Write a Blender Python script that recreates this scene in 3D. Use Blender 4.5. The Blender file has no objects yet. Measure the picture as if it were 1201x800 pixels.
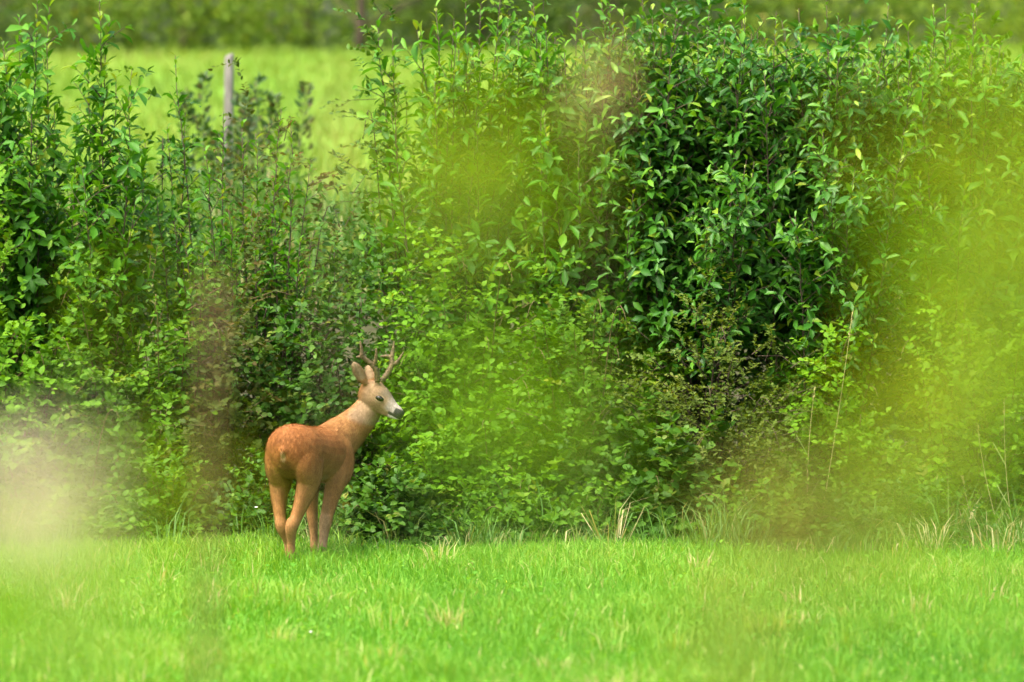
import bpy, math, random
import numpy as np
from mathutils import Matrix, Vector
random.seed(7)
rng = np.random.default_rng(7)
sc = bpy.context.scene
col = sc.collection
R = math.radians

# ------------------------------------------------------------------ camera, light, exposure
FPX = 7293.0            # focal length in photograph pixels (1201 wide)
HOR = 213.0             # row of the horizon
CAMZ = 2.0
cd = bpy.data.cameras.new('camera')
cam = bpy.data.objects.new('camera', cd)
col.objects.link(cam)
sc.camera = cam
cd.sensor_width = 36.0
cd.lens = 36.0 * FPX / 1201.0
cam.location = (0, 0, CAMZ)
cam.rotation_euler = (R(90) - math.atan((400 - HOR) / FPX), 0, 0)
cd.clip_start = 0.1
cd.clip_end = 3000
cd.dof.use_dof = True
cd.dof.focus_distance = 33.1
cd.dof.aperture_fstop = cd.lens / 72.0

w = bpy.data.worlds.new('World')
sc.world = w
w.use_nodes = True
wn = w.node_tree
bgn = wn.nodes['Background']
sky = wn.nodes.new('ShaderNodeTexSky')
sky.sky_type = 'NISHITA'
sky.sun_disc = False
SUN_EL, SUN_AZ = 62.0, 228.0      # azimuth clockwise from +Y: high, behind the camera on the left
sky.sun_elevation = R(SUN_EL)
sky.sun_rotation = R(SUN_AZ)
sky.dust_density = 7.0
sky.air_density = 1.0
sky.ozone_density = 0.3
wn.links.new(sky.outputs[0], bgn.inputs[0])
bgn.inputs[1].default_value = 0.115
sd = bpy.data.lights.new('sun', 'SUN')
sd.energy = 1.2
sd.angle = R(28)
sd.color = (1.0, 0.95, 0.86)
sun = bpy.data.objects.new('sun', sd)
col.objects.link(sun)
dirv = Vector((math.sin(R(SUN_AZ)) * math.cos(R(SUN_EL)), math.cos(R(SUN_AZ)) * math.cos(R(SUN_EL)), math.sin(R(SUN_EL))))
sun.rotation_euler = dirv.to_track_quat('Z', 'Y').to_euler()
sun.location = (0, 0, 40)
vs = sc.view_settings
vs.view_transform = 'Standard'
vs.look = 'None'
vs.exposure = 2.6
vs.gamma = 1.0
cy = sc.cycles
cy.max_bounces = 5
cy.diffuse_bounces = 3
cy.glossy_bounces = 2
cy.transmission_bounces = 3
cy.transparent_max_bounces = 4
cy.caustics_reflective = False
cy.caustics_refractive = False
cy.use_denoising = True

# ------------------------------------------------------------------ helpers
def wx(px, Y): return (px - 600.5) / FPX * Y
def wz(py, Y): return CAMZ - (py - HOR) / FPX * Y

def unit(a):
    a = np.asarray(a, float)
    n = np.linalg.norm(a, axis=-1, keepdims=True)
    return a / np.maximum(n, 1e-9)

def smooth01(t):
    t = np.clip(t, 0, 1)
    return t * t * (3 - 2 * t)

def ground_z(x, y):
    x = np.asarray(x, float); y = np.asarray(y, float)
    z = 1.62 * smooth01((y - 35.6) / 10.5)
    z = z + np.clip(y - 46, 0, 64) * 0.0385 + np.clip(y - 110, 0, 2000) * 0.012
    z = z + 0.02 * np.sin(x * 1.3 + y * .5) * np.sin(y * 0.9 + 1.2) + 0.25 * np.sin(x * .06 + 1) * smooth01((y - 60) / 60)
    return z

def tag(o, label=None, cat=None, group=None, kind=None):
    if label: o['label'] = label
    if cat: o['category'] = cat
    if group: o['group'] = group
    if kind: o['kind'] = kind
    return o

def empty(name, loc):
    o = bpy.data.objects.new(name, None)
    o.empty_display_size = .1
    o.location = loc
    col.objects.link(o)
    return o

# ---- materials
def new_mat(name):
    m = bpy.data.materials.new(name)
    m.use_nodes = True
    nt = m.node_tree
    nt.nodes.clear()
    return m, nt, nt.nodes.new('ShaderNodeOutputMaterial')

def ramp(nt, stops):
    r = nt.nodes.new('ShaderNodeValToRGB')
    el = r.color_ramp.elements
    while len(el) < len(stops): el.new(0.5)
    for e, (p, c) in zip(el, stops):
        e.position = p
        e.color = (*c, 1)
    return r

def leaf_mat(name, stops, rough=0.42, trans=0.38, spec=0.35, tboost=1.2, grain=40.0):
    """leaf: the attribute tint (age of the leaf) chooses the colour, fine noise mottles it"""
    m, nt, out = new_mat(name)
    L = nt.links.new
    at = nt.nodes.new('ShaderNodeAttribute'); at.attribute_name = 'tint'
    nz = nt.nodes.new('ShaderNodeTexNoise'); nz.inputs['Scale'].default_value = grain; nz.inputs['Detail'].default_value = 2
    tc = nt.nodes.new('ShaderNodeTexCoord'); L(tc.outputs['Object'], nz.inputs['Vector'])
    ad = nt.nodes.new('ShaderNodeMath'); ad.operation = 'MULTIPLY_ADD'
    L(nz.outputs['Fac'], ad.inputs[0]); ad.inputs[1].default_value = 0.30
    sb = nt.nodes.new('ShaderNodeMath'); sb.operation = 'SUBTRACT'; L(at.outputs['Fac'], sb.inputs[0]); sb.inputs[1].default_value = 0.15
    L(sb.outputs[0], ad.inputs[2])
    rp = ramp(nt, stops); L(ad.outputs[0], rp.inputs[0])
    p = nt.nodes.new('ShaderNodeBsdfPrincipled')
    L(rp.outputs[0], p.inputs['Base Color'])
    p.inputs['Roughness'].default_value = rough
    p.inputs['Specular IOR Level'].default_value = spec
    t = nt.nodes.new('ShaderNodeBsdfTranslucent')
    g = nt.nodes.new('ShaderNodeMixRGB'); g.blend_type = 'MULTIPLY'; g.inputs[0].default_value = 1
    L(rp.outputs[0], g.inputs[1]); g.inputs[2].default_value = (1.25 * tboost, 1.1 * tboost, .45 * tboost, 1)
    L(g.outputs[0], t.inputs['Color'])
    mx = nt.nodes.new('ShaderNodeMixShader'); mx.inputs[0].default_value = trans
    L(p.outputs[0], mx.inputs[1]); L(t.outputs[0], mx.inputs[2]); L(mx.outputs[0], out.inputs[0])
    return m

def rough_mat(name, c1, c2, scale=12, rough=.85, bump=.4, stretch=(1, 1, 1), detail=6, spec=.2):
    m, nt, out = new_mat(name)
    L = nt.links.new
    tc = nt.nodes.new('ShaderNodeTexCoord')
    mp = nt.nodes.new('ShaderNodeMapping'); mp.inputs['Scale'].default_value = stretch
    L(tc.outputs['Object'], mp.inputs[0])
    nz = nt.nodes.new('ShaderNodeTexNoise'); nz.inputs['Scale'].default_value = scale; nz.inputs['Detail'].default_value = detail
    L(mp.outputs[0], nz.inputs['Vector'])
    rp = ramp(nt, [(.3, c1), (.7, c2)]); L(nz.outputs['Fac'], rp.inputs[0])
    p = nt.nodes.new('ShaderNodeBsdfPrincipled'); L(rp.outputs[0], p.inputs['Base Color'])
    p.inputs['Roughness'].default_value = rough
    p.inputs['Specular IOR Level'].default_value = spec
    if bump:
        b = nt.nodes.new('ShaderNodeBump'); b.inputs['Strength'].default_value = bump; b.inputs['Distance'].default_value = .01
        L(nz.outputs['Fac'], b.inputs['Height']); L(b.outputs[0], p.inputs['Normal'])
    L(p.outputs[0], out.inputs[0])
    return m

M = {}
M['sallow'] = leaf_mat('sallow_leaf', [(0, (0.0197, 0.0869, 0.0045)), (0.45, (0.0393, 0.1465, 0.0054)), (0.8, (0.0847, 0.2126, 0.009)), (1, (0.162, 0.225, 0.018))], rough=.5, spec=.18)
M['sallow_dark'] = leaf_mat('dark_sallow_leaf', [(0, (0.0145, 0.0705, 0.0066)), (0.45, (0.0291, 0.1155, 0.0066)), (0.8, (0.0808, 0.2055, 0.0095)), (1, (0.171, 0.2375, 0.019))], rough=.46, trans=.28, spec=.2)
M['bramble'] = leaf_mat('bramble_leaf', [(0, (0.02, 0.0682, 0.0022)), (0.4, (0.0373, 0.1081, 0.0022)), (0.75, (0.0668, 0.1497, 0.0044)), (1, (0.1184, 0.148, 0.0111))], rough=.6, spec=.12, trans=.30)
M['bramble_light'] = leaf_mat('light_bramble_leaf', [(0, (0.0344, 0.1027, 0.0023)), (0.45, (0.0599, 0.1569, 0.0023)), (0.8, (0.0936, 0.1996, 0.0047)), (1, (0.1326, 0.1716, 0.0156))], rough=.6, spec=.12, trans=.32)
M['hawthorn'] = leaf_mat('hawthorn_leaf', [(0, (0.0118, 0.0456, 0.0033)), (0.5, (0.0237, 0.0777, 0.0033)), (0.85, (0.0523, 0.1225, 0.0066)), (1, (0.1148, 0.1312, 0.0164))], rough=.55, spec=.15, trans=.28)
M['sloe'] = leaf_mat('grey_green_leaf', [(0, (0.0382, 0.0723, 0.0076)), (0.5, (0.068, 0.1088, 0.0119)), (0.85, (0.1062, 0.1445, 0.0213)), (1, (0.153, 0.153, 0.034))], rough=.6, spec=.14)
M['russet'] = leaf_mat('russet_leaf', [(0, (0.0208, 0.044, 0.0048)), (0.4, (0.0368, 0.068, 0.0056)), (0.75, (0.064, 0.0656, 0.0112)), (1, (0.088, 0.056, 0.016))], rough=.6, spec=.12)
M['grass'] = leaf_mat('grass_blade', [(0, (0.0493, 0.1649, 0.007)), (0.4, (0.0941, 0.2425, 0.0141)), (0.75, (0.1702, 0.291, 0.0308)), (1, (0.36, 0.33, 0.15))], rough=.55, spec=.15, trans=.42, grain=8)
M['tall'] = leaf_mat('tall_grass_blade', [(0, (.030, .095, .010)), (.5, (.06, .15, .015)), (.8, (.15, .18, .05)), (1, (.36, .30, .16))], rough=.55, spec=.2, trans=.35, grain=8)
M['far_grass'] = leaf_mat('pasture_blade', [(0, (.075, .145, .014)), (.5, (.120, .195, .022)), (.8, (.18, .22, .04)), (1, (.26, .23, .09))], rough=.6, spec=.12, trans=.35, grain=3)
M['far_tree'] = leaf_mat('far_tree_leaf', [(0, (.022, .050, .008)), (.5, (.046, .092, .011)), (.85, (.09, .14, .018)), (1, (.12, .11, .03))], rough=.6, spec=.12, grain=3)
M['far_light'] = leaf_mat('far_light_leaf', [(0, (.055, .115, .010)), (.5, (.105, .180, .016)), (.85, (.17, .22, .03)), (1, (.21, .17, .05))], rough=.6, spec=.12, grain=3)
M['dock'] = leaf_mat('dock_leaf', [(0, (.022, .060, .014)), (.5, (.035, .085, .018)), (1, (.10, .06, .03))], rough=.5, spec=.3)
M['redstem'] = leaf_mat('red_dock_seed', [(0, (.06, .035, .016)), (.5, (.11, .045, .022)), (1, (.18, .09, .04))], rough=.7, spec=.15, trans=.15)
M['yellow_leaf'] = leaf_mat('yellow_green_leaf', [(0, (.125, .195, .002)), (.5, (.165, .24, .003)), (1, (.23, .265, .010))], rough=.6, spec=.1, trans=.5, grain=20)
M['lime_leaf'] = leaf_mat('bright_green_leaf', [(0, (.070, .160, .002)), (.5, (.105, .205, .003)), (1, (.15, .24, .008))], rough=.6, spec=.1, trans=.5, grain=20)
M['dead'] = leaf_mat('withered_brown_leaf', [(0, (.055, .040, .018)), (.5, (.10, .062, .026)), (1, (.17, .11, .05))], rough=.8, spec=.1, trans=.2, grain=20)
M['olive'] = leaf_mat('olive_leaf', [(0, (.09, .105, .012)), (.5, (.13, .14, .018)), (1, (.2, .17, .04))], rough=.7, spec=.1, trans=.35, grain=20)
M['tan'] = leaf_mat('tan_seed', [(0, (.14, .095, .030)), (.5, (.22, .155, .055)), (1, (.30, .22, .09))], rough=.8, spec=.1, trans=.3, grain=20)
M['plume'] = leaf_mat('pale_grass_plume', [(0, (.32, .27, .19)), (.5, (.43, .37, .27)), (1, (.54, .48, .38))], rough=.9, spec=.05, trans=.3, grain=20)
M['bark'] = rough_mat('bark', (.030, .020, .013), (.075, .055, .035), 60, .85, .5)
M['green_stem'] = rough_mat('green_stem', (.045, .085, .018), (.08, .12, .03), 40, .7, .2)
M['cane'] = rough_mat('bramble_cane', (.07, .035, .02), (.10, .09, .03), 40, .7, .2)
M['dead_stem'] = rough_mat('dead_stem', (.055, .032, .016), (.12, .075, .036), 60, .85, .3)
M['straw'] = rough_mat('straw_stem', (.22, .19, .07), (.34, .30, .13), 40, .8, .2)
M['wood'] = rough_mat('weathered_wood', (.06, .055, .048), (.19, .178, .16), 9, .9, .8, stretch=(6, 6, .7))

# ---- mesh accumulator
def leaf_template(fold=.25, curve=.18, w1=.5, w2=.40, t1=.32, t2=.68):
    v = []
    for t, ww in ((0, 0), (t1, w1), (t2, w2), (1, 0)):
        for s in ((0,) if ww == 0 else (-1, 0, 1)):
            v.append((s * ww, t, fold * abs(s) * ww - curve * t * t))
    v = np.array(v, float)
    f = [(0, 2, 1), (0, 3, 2), (1, 2, 5, 4), (2, 3, 6, 5), (4, 5, 7), (5, 6, 7)]
    return v, f

TPL = leaf_template()
TPL_ROUND = leaf_template(fold=.18, curve=.15, w1=.5, w2=.47, t1=.28, t2=.66)
TPL_OBOV = leaf_template(fold=.22, curve=.22, w1=.36, w2=.5, t1=.34, t2=.70)
TPL_SMALL = (np.array([(0, 0, 0), (-.5, .45, .08), (.5, .45, .08), (0, 1, -.12)], float), [(0, 2, 1), (1, 2, 3)])

def frames(D, N):
    D = unit(D)
    S = np.cross(D, N)
    bad = np.linalg.norm(S, axis=1) < 1e-4
    if bad.any():
        S[bad] = np.cross(D[bad], np.array([1., .3, .2]))
    S = unit(S)
    return S, D, np.cross(S, D)

class Acc:
    def __init__(s):
        s.V = []; s.loops = []; s.sizes = []; s.mats = []; s.tint = []; s.n = 0
    def add(s, V, faces, tint=.5, mat=0):
        V = np.asarray(V, float)
        s.V.append(V)
        s.loops.append(np.array([i for f in faces for i in f], np.int64) + s.n)
        s.sizes.append(np.array([len(f) for f in faces], np.int64))
        s.mats.append(np.full(len(faces), mat, np.int64))
        s.tint.append(np.full(len(V), tint, float) if np.isscalar(tint) else np.asarray(tint, float))
        s.n += len(V)
    def leaves(s, P, D, N, L, W, tint, tpl=TPL, mat=0):
        P = np.asarray(P, float)
        if len(P) == 0: return
        tv, tf = tpl
        S, D, U = frames(np.asarray(D, float), np.asarray(N, float))
        k = len(tv); n = len(P)
        L = np.asarray(L)[:, None, None]; W = np.asarray(W)[:, None, None]
        V = P[:, None, :] + tv[None, :, 0:1] * W * S[:, None, :] + tv[None, :, 1:2] * L * D[:, None, :] + tv[None, :, 2:3] * L * U[:, None, :]
        s.V.append(V.reshape(-1, 3))
        fl = np.array([i for f in tf for i in f], np.int64)
        s.loops.append((fl[None, :] + (np.arange(n) * k)[:, None] + s.n).ravel())
        s.sizes.append(np.tile(np.array([len(f) for f in tf], np.int64), n))
        s.mats.append(np.full(n * len(tf), mat, np.int64))
        s.tint.append(np.repeat(np.asarray(tint, float), k))
        s.n += n * k
    def blades(s, P, D, H, W, bend, tint, mat=0):
        """grass blades: a quad and a tip; D = sideways lean direction (n,2)"""
        n = len(P)
        a = rng.uniform(0, 2 * math.pi, n)
        S = np.stack([np.cos(a), np.sin(a) * .5, np.zeros(n)], 1)
        B = np.concatenate([D, np.zeros((n, 1))], 1)
        H = H[:, None]; W = W[:, None]; bend = bend[:, None]
        up = np.array([[0, 0, 1.]])
        m = P + up * H * .55 + B * H * bend * .28
        t = P + up * H * (1 - .35 * np.minimum(bend, 1.6)) + B * H * bend * .95
        V = np.stack([P - S * W * .5, P + S * W * .5, m - S * W * .42, m + S * W * .42, t], 1)
        s.V.append(V.reshape(-1, 3))
        fl = np.array([0, 1, 3, 2, 2, 3, 4], np.int64)
        s.loops.append((fl[None] + (np.arange(n) * 5)[:, None] + s.n).ravel())
        s.sizes.append(np.tile(np.array([4, 3]), n))
        s.mats.append(np.full(n * 2, mat, np.int64))
        s.tint.append(np.repeat(tint, 5))
        s.n += n * 5
    def tube(s, pts, rad, sides=5, tint=.5, mat=0, cap=True):
        pts = np.asarray(pts, float); n = len(pts)
        rad = np.asarray(rad, float) if not np.isscalar(rad) else np.full(n, rad)
        T = unit(np.gradient(pts, axis=0))
        ref = np.array([0.31, .95, .05])
        A = unit(np.cross(T, np.tile(ref, (n, 1)))); B = np.cross(T, A)
        th = np.arange(sides) / sides * 2 * math.pi
        V = pts[:, None] + rad[:, None, None] * (np.cos(th)[None, :, None] * A[:, None] + np.sin(th)[None, :, None] * B[:, None])
        f = []
        for i in range(n - 1):
            for j in range(sides):
                j2 = (j + 1) % sides
                f.append((i * sides + j, i * sides + j2, (i + 1) * sides + j2, (i + 1) * sides + j))
        if cap:
            f.append(tuple(range(sides))[::-1]); f.append(tuple((n - 1) * sides + j for j in range(sides)))
        s.add(V.reshape(-1, 3), f, tint, mat)
    def mesh(s, name, mats, smooth=False):
        me = bpy.data.meshes.new(name)
        V = np.concatenate(s.V); lo = np.concatenate(s.loops); sz = np.concatenate(s.sizes)
        me.vertices.add(len(V)); me.vertices.foreach_set('co', V.astype(np.float32).ravel())
        me.loops.add(len(lo)); me.loops.foreach_set('vertex_index', lo.astype(np.int32))
        me.polygons.add(len(sz))
        me.polygons.foreach_set('loop_start', np.concatenate([[0], np.cumsum(sz)[:-1]]).astype(np.int32))
        me.polygons.foreach_set('material_index', np.concatenate(s.mats).astype(np.int32))
        if smooth: me.polygons.foreach_set('use_smooth', np.ones(len(sz), bool))
        at = me.attributes.new('tint', 'FLOAT', 'POINT')
        at.data.foreach_set('value', np.concatenate(s.tint).astype(np.float32))
        for m in mats: me.materials.append(m)
        me.update(calc_edges=True)
        return me
    def build(s, name, mats, parent=None, smooth=False, kind=None):
        o = bpy.data.objects.new(name, s.mesh(name, mats, smooth))
        col.objects.link(o)
        if parent: o.parent = parent
        if kind: o['kind'] = kind
        return o

def bez(a, b, c, n):
    t = np.linspace(0, 1, n)[:, None]
    return (1 - t) ** 2 * np.asarray(a) + 2 * t * (1 - t) * np.asarray(b) + t * t * np.asarray(c)

LEAFMESH = {}
def leaf_meshes(key, mat, tpl):
    """eight shared leaf meshes of one kind, each with its own tint"""
    if key not in LEAFMESH:
        out = []
        for k in range(8):
            a = Acc(); a.leaves([(0, 0, 0)], [(0, 1, 0)], [(0, 0, 1)], [1.], [1.], [(k + .5) / 8], tpl)
            out.append(a.mesh('leaf', [mat]))
        LEAFMESH[key] = out
    return LEAFMESH[key]

def place_leaves(P, D, N, L, W, tint, parents, key, mat, tpl):
    ms = leaf_meshes(key, mat, tpl)
    S, D, U = frames(D, N)
    for i in range(len(P)):
        o = bpy.data.objects.new('leaf', ms[min(7, max(0, int(tint[i] * 8)))])
        o.parent = parents[i]
        s, d, u, l, ww, p = S[i], D[i], U[i], L[i], W[i], P[i]
        o.matrix_basis = Matrix(((s[0] * ww, d[0] * l, u[0] * l, p[0]), (s[1] * ww, d[1] * l, u[1] * l, p[1]),
                                 (s[2] * ww, d[2] * l, u[2] * l, p[2]), (0, 0, 0, 1)))
        col.objects.link(o)

# ------------------------------------------------------------------ the setting
def build_ground():
    ys = np.concatenate([np.arange(-6, 22, 2.), np.arange(22, 40, .4), np.arange(40, 60, 1.), np.arange(60, 130, 3.),
                         np.arange(130, 320, 20.), [340, 420, 520, 700, 900, 1200, 1600]])
    u = np.linspace(-1, 1, 61)
    u = np.sign(u) * np.abs(u) ** 1.6
    X = u[None, :] * (18 + ys[:, None] * .9)
    Y = np.repeat(ys[:, None], len(u), 1)
    Z = ground_z(X, Y)
    nx, ny = len(u), len(ys)
    f = [(j * nx + i, j * nx + i + 1, (j + 1) * nx + i + 1, (j + 1) * nx + i) for j in range(ny - 1) for i in range(nx - 1)]
    a = Acc(); a.add(np.stack([X, Y, Z], 2).reshape(-1, 3), f)
    m, nt, out = new_mat('pasture_ground')
    L = nt.links.new
    tc = nt.nodes.new('ShaderNodeTexCoord')
    n1 = nt.nodes.new('ShaderNodeTexNoise'); n1.inputs['Scale'].default_value = .6; n1.inputs['Detail'].default_value = 8; n1.inputs['Roughness'].default_value = .7
    L(tc.outputs['Object'], n1.inputs['Vector'])
    rp = ramp(nt, [(.3, (.060, .140, .008)), (.55, (.095, .185, .012)), (.75, (.14, .20, .03))])
    L(n1.outputs['Fac'], rp.inputs[0])
    # bare shaded soil and leaf litter under the hedge; the dark strip behind it is painted shade
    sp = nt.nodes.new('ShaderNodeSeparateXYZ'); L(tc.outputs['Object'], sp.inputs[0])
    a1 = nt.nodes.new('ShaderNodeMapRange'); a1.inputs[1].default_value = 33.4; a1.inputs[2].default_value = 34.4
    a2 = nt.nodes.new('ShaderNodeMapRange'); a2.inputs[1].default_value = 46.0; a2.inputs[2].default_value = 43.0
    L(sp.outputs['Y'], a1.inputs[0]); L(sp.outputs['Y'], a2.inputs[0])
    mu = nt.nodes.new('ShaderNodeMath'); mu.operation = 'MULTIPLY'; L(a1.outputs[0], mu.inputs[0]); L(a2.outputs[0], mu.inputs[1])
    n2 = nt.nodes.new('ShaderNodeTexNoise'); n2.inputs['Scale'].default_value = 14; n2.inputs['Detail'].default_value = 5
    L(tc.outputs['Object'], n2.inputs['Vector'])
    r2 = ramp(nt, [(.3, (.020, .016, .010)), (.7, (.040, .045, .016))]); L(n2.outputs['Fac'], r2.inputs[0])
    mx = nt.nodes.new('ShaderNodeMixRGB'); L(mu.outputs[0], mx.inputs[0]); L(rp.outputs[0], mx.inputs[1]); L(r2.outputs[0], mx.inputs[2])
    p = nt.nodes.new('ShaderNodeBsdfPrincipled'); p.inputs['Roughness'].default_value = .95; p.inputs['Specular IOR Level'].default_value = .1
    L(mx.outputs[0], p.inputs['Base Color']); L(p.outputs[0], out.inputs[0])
    tag(a.build('ground', [m], smooth=True), kind='structure')
build_ground()

def patch_noise(x, y, k=1.0):
    return .5 + .25 * np.sin(x * 1.7 * k + 1.3 * np.sin(y * .9 * k)) + .25 * np.sin(y * 1.1 * k + x * .6 * k + 2)

def grass_field():
    a = Acc()
    n = 165000
    y = 22.6 + 12.0 * rng.random(n) ** .95
    x = (rng.random(n) * 2 - 1) * (y * .0824 + .9)
    keep = y < 33.45 - .45 * smooth01((x - 1.3) / .8) + .12 * np.sin(x * 3.1) + .08 * np.sin(x * 7.7 + 1)
    x, y = x[keep], y[keep]; n = len(x)
    pn = patch_noise(x, y, 1.6)
    h = rng.uniform(.045, .115, n) * (.55 + .9 * pn) * (1 + .25 * smooth01((y - 31.6) / 1.4))
    pb = patch_noise(x + 3, y * .6, .8)
    tint = np.clip(.06 + .30 * pn + .28 * pb + rng.normal(0, .16, n), 0, .86)
    dry = rng.random(n) < .025
    tint[dry] = rng.uniform(.85, 1, dry.sum())
    an = rng.uniform(0, 2 * math.pi, n)
    D = np.stack([np.cos(an), np.sin(an)], 1)
    P = np.stack([x, y, ground_z(x, y) - .004], 1)
    a.blades(P, D, h, rng.uniform(.004, .0085, n), rng.uniform(.1, 1.0, n), tint)
    nt_ = 260                                                       # taller tufts, some bleached
    ty = 23 + 10.3 * rng.random(nt_); tx = (rng.random(nt_) * 2 - 1) * (ty * .0824 + .6)
    tl = rng.integers(14, 46, nt_)
    ix = np.repeat(np.arange(nt_), tl); n = len(ix)
    x = tx[ix] + rng.normal(0, .035, n); y = ty[ix] + rng.normal(0, .04, n)
    an = np.arctan2(y - ty[ix], x - tx[ix]) + rng.normal(0, .6, n)
    tt = rng.choice([.25, .4, .6, .75, .97], nt_, p=[.25, .25, .2, .2, .1])
    a.blades(np.stack([x, y, ground_z(x, y) - .004], 1), np.stack([np.cos(an), np.sin(an)], 1), rng.uniform(.08, .19, n) * rng.uniform(.7, 1.2, nt_)[ix], rng.uniform(.004, .008, n), rng.uniform(.1, .9, n), np.clip(tt[ix] + rng.normal(0, .1, n), 0, 1))
    n = 420                                                         # blades standing round the deer's feet
    x = rng.choice([-1.168, -1.128, -1.03, -.955], n) + rng.normal(0, .05, n); y = 32.33 + rng.choice([-.06, .0, .30, .45], n) + rng.normal(-.05, .05, n)
    an = rng.uniform(0, 6.28, n)
    a.blades(np.stack([x, y, ground_z(x, y) - .004], 1), np.stack([np.cos(an), np.sin(an)], 1), rng.uniform(.06, .16, n), rng.uniform(.004, .008, n), rng.uniform(.1, .9, n), np.clip(rng.normal(.4, .15, n), 0, .8))
    n = 1500                                                        # flat leaves of clover and plantain in the sward
    y = 23 + 10.3 * rng.random(n); x = (rng.random(n) * 2 - 1) * (y * .0824 + .6)
    an = rng.uniform(0, 6.28, n)
    a.leaves(np.stack([x, y, ground_z(x, y) + rng.uniform(.02, .09, n)], 1), np.stack([np.cos(an), np.sin(an), rng.uniform(.1, .7, n)], 1), np.tile([0, 0, 1.], (n, 1)), rng.uniform(.02, .05, n), rng.uniform(.012, .026, n), rng.uniform(.0, .5, n), TPL_ROUND)
    tag(a.build('meadow_grass', [M['grass']]), 'short vivid green meadow grass in front of the hedge', 'grass', kind='stuff')

    a = Acc()                                                       # long grass growing into the hedge foot
    n = 8500
    y = 33.0 + 1.3 * rng.random(n)
    x = rng.uniform(-3.6, 3.7, n)
    pn = patch_noise(x, y, 2.4)
    right = smooth01((x - 1.3) / 1.0)
    h = rng.uniform(.06, .20, n) * (.45 + .8 * pn) * (1 + .9 * right)
    tint = np.clip(.2 + .35 * pn + rng.normal(0, .15, n) + .1 * right, 0, .8)
    dry = rng.random(n) < (.05 + .08 * right)
    tint[dry] = rng.uniform(.85, 1, dry.sum())
    an = rng.uniform(0, 2 * math.pi, n)
    a.blades(np.stack([x, y, ground_z(x, y) - .004], 1), np.stack([np.cos(an), np.sin(an)], 1), h, rng.uniform(.005, .010, n), rng.uniform(.2, 1.5, n), tint)
    nt_ = 64
    tx = rng.uniform(-2.9, 3.0, nt_); ty = 33.15 + .8 * rng.random(nt_) - .25 * smooth01((tx - 1.6) / .8)
    tl = rng.integers(12, 40, nt_); ix = np.repeat(np.arange(nt_), tl); n = len(ix)
    x = tx[ix] + rng.normal(0, .04, n); y = ty[ix] + rng.normal(0, .04, n)
    an = np.arctan2(y - ty[ix], x - tx[ix]) + rng.normal(0, .7, n)
    hh = rng.uniform(.16, .46, nt_) * (1 + .25 * smooth01((tx - 1.6) / .8))
    tt = rng.choice([.25, .4, .6, .9], nt_, p=[.35, .3, .2, .15])
    a.blades(np.stack([x, y, ground_z(x, y) - .004], 1), np.stack([np.cos(an), np.sin(an)], 1), hh[ix] * rng.uniform(.5, 1.1, n), rng.uniform(.004, .009, n), rng.uniform(.2, 1.4, n), np.clip(tt[ix] + rng.normal(0, .12, n), 0, 1))
    tag(a.build('long_grass', [M['tall']]), 'longer arching grass along the foot of the hedge', 'grass', kind='stuff')

    a = Acc()                                                       # rough weeds between hedge and pasture
    n = 15000
    y = 42.0 + 6.5 * rng.random(n)
    x = (rng.random(n) * 2 - 1) * (y * .0824 + 1.2)
    pn = patch_noise(x, y * .7, 1.3)
    h = rng.uniform(.20, .62, n) * (.35 + .95 * pn) * (1 - .5 * smooth01((y - 45.5) / 3))
    tint = np.clip(.05 + .3 * pn + rng.normal(0, .14, n), 0, .75)
    dry = rng.random(n) < .10
    tint[dry] = rng.uniform(.8, .98, dry.sum())
    an = rng.uniform(0, 2 * math.pi, n)
    a.blades(np.stack([x, y, ground_z(x, y) - .01], 1), np.stack([np.cos(an), np.sin(an)], 1), h, rng.uniform(.010, .026, n), rng.uniform(.1, .9, n), tint)
    tag(a.build('rough_grass', [M['tall']]), 'rough dull weeds and grass behind the hedge before the pasture', 'weeds', kind='stuff')

    a = Acc()                                                       # the pasture beyond
    n = 52000
    y = 42 + 70 * rng.random(n) ** 1.1
    x = (rng.random(n) * 2 - 1) * (y * .0824 + 2.5)
    pn = patch_noise(x, y * .5, .35)
    near = 1 - smooth01((y - 46) / 12)
    tint = np.clip(.25 + .35 * pn + rng.normal(0, .16, n) + .1 * near, 0, .95)
    h = rng.uniform(.10, .26, n) * (1 + .8 * near)
    an = rng.uniform(0, 2 * math.pi, n)
    a.blades(np.stack([x, y, ground_z(x, y) - .01], 1), np.stack([np.cos(an), np.sin(an)], 1), h, rng.uniform(.014, .03, n), rng.uniform(.2, 1.2, n), tint)
    tag(a.build('pasture_grass', [M['far_grass']]), 'sunlit pasture grass on the slope beyond the hedge', 'grass', kind='stuff')
grass_field()

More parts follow.
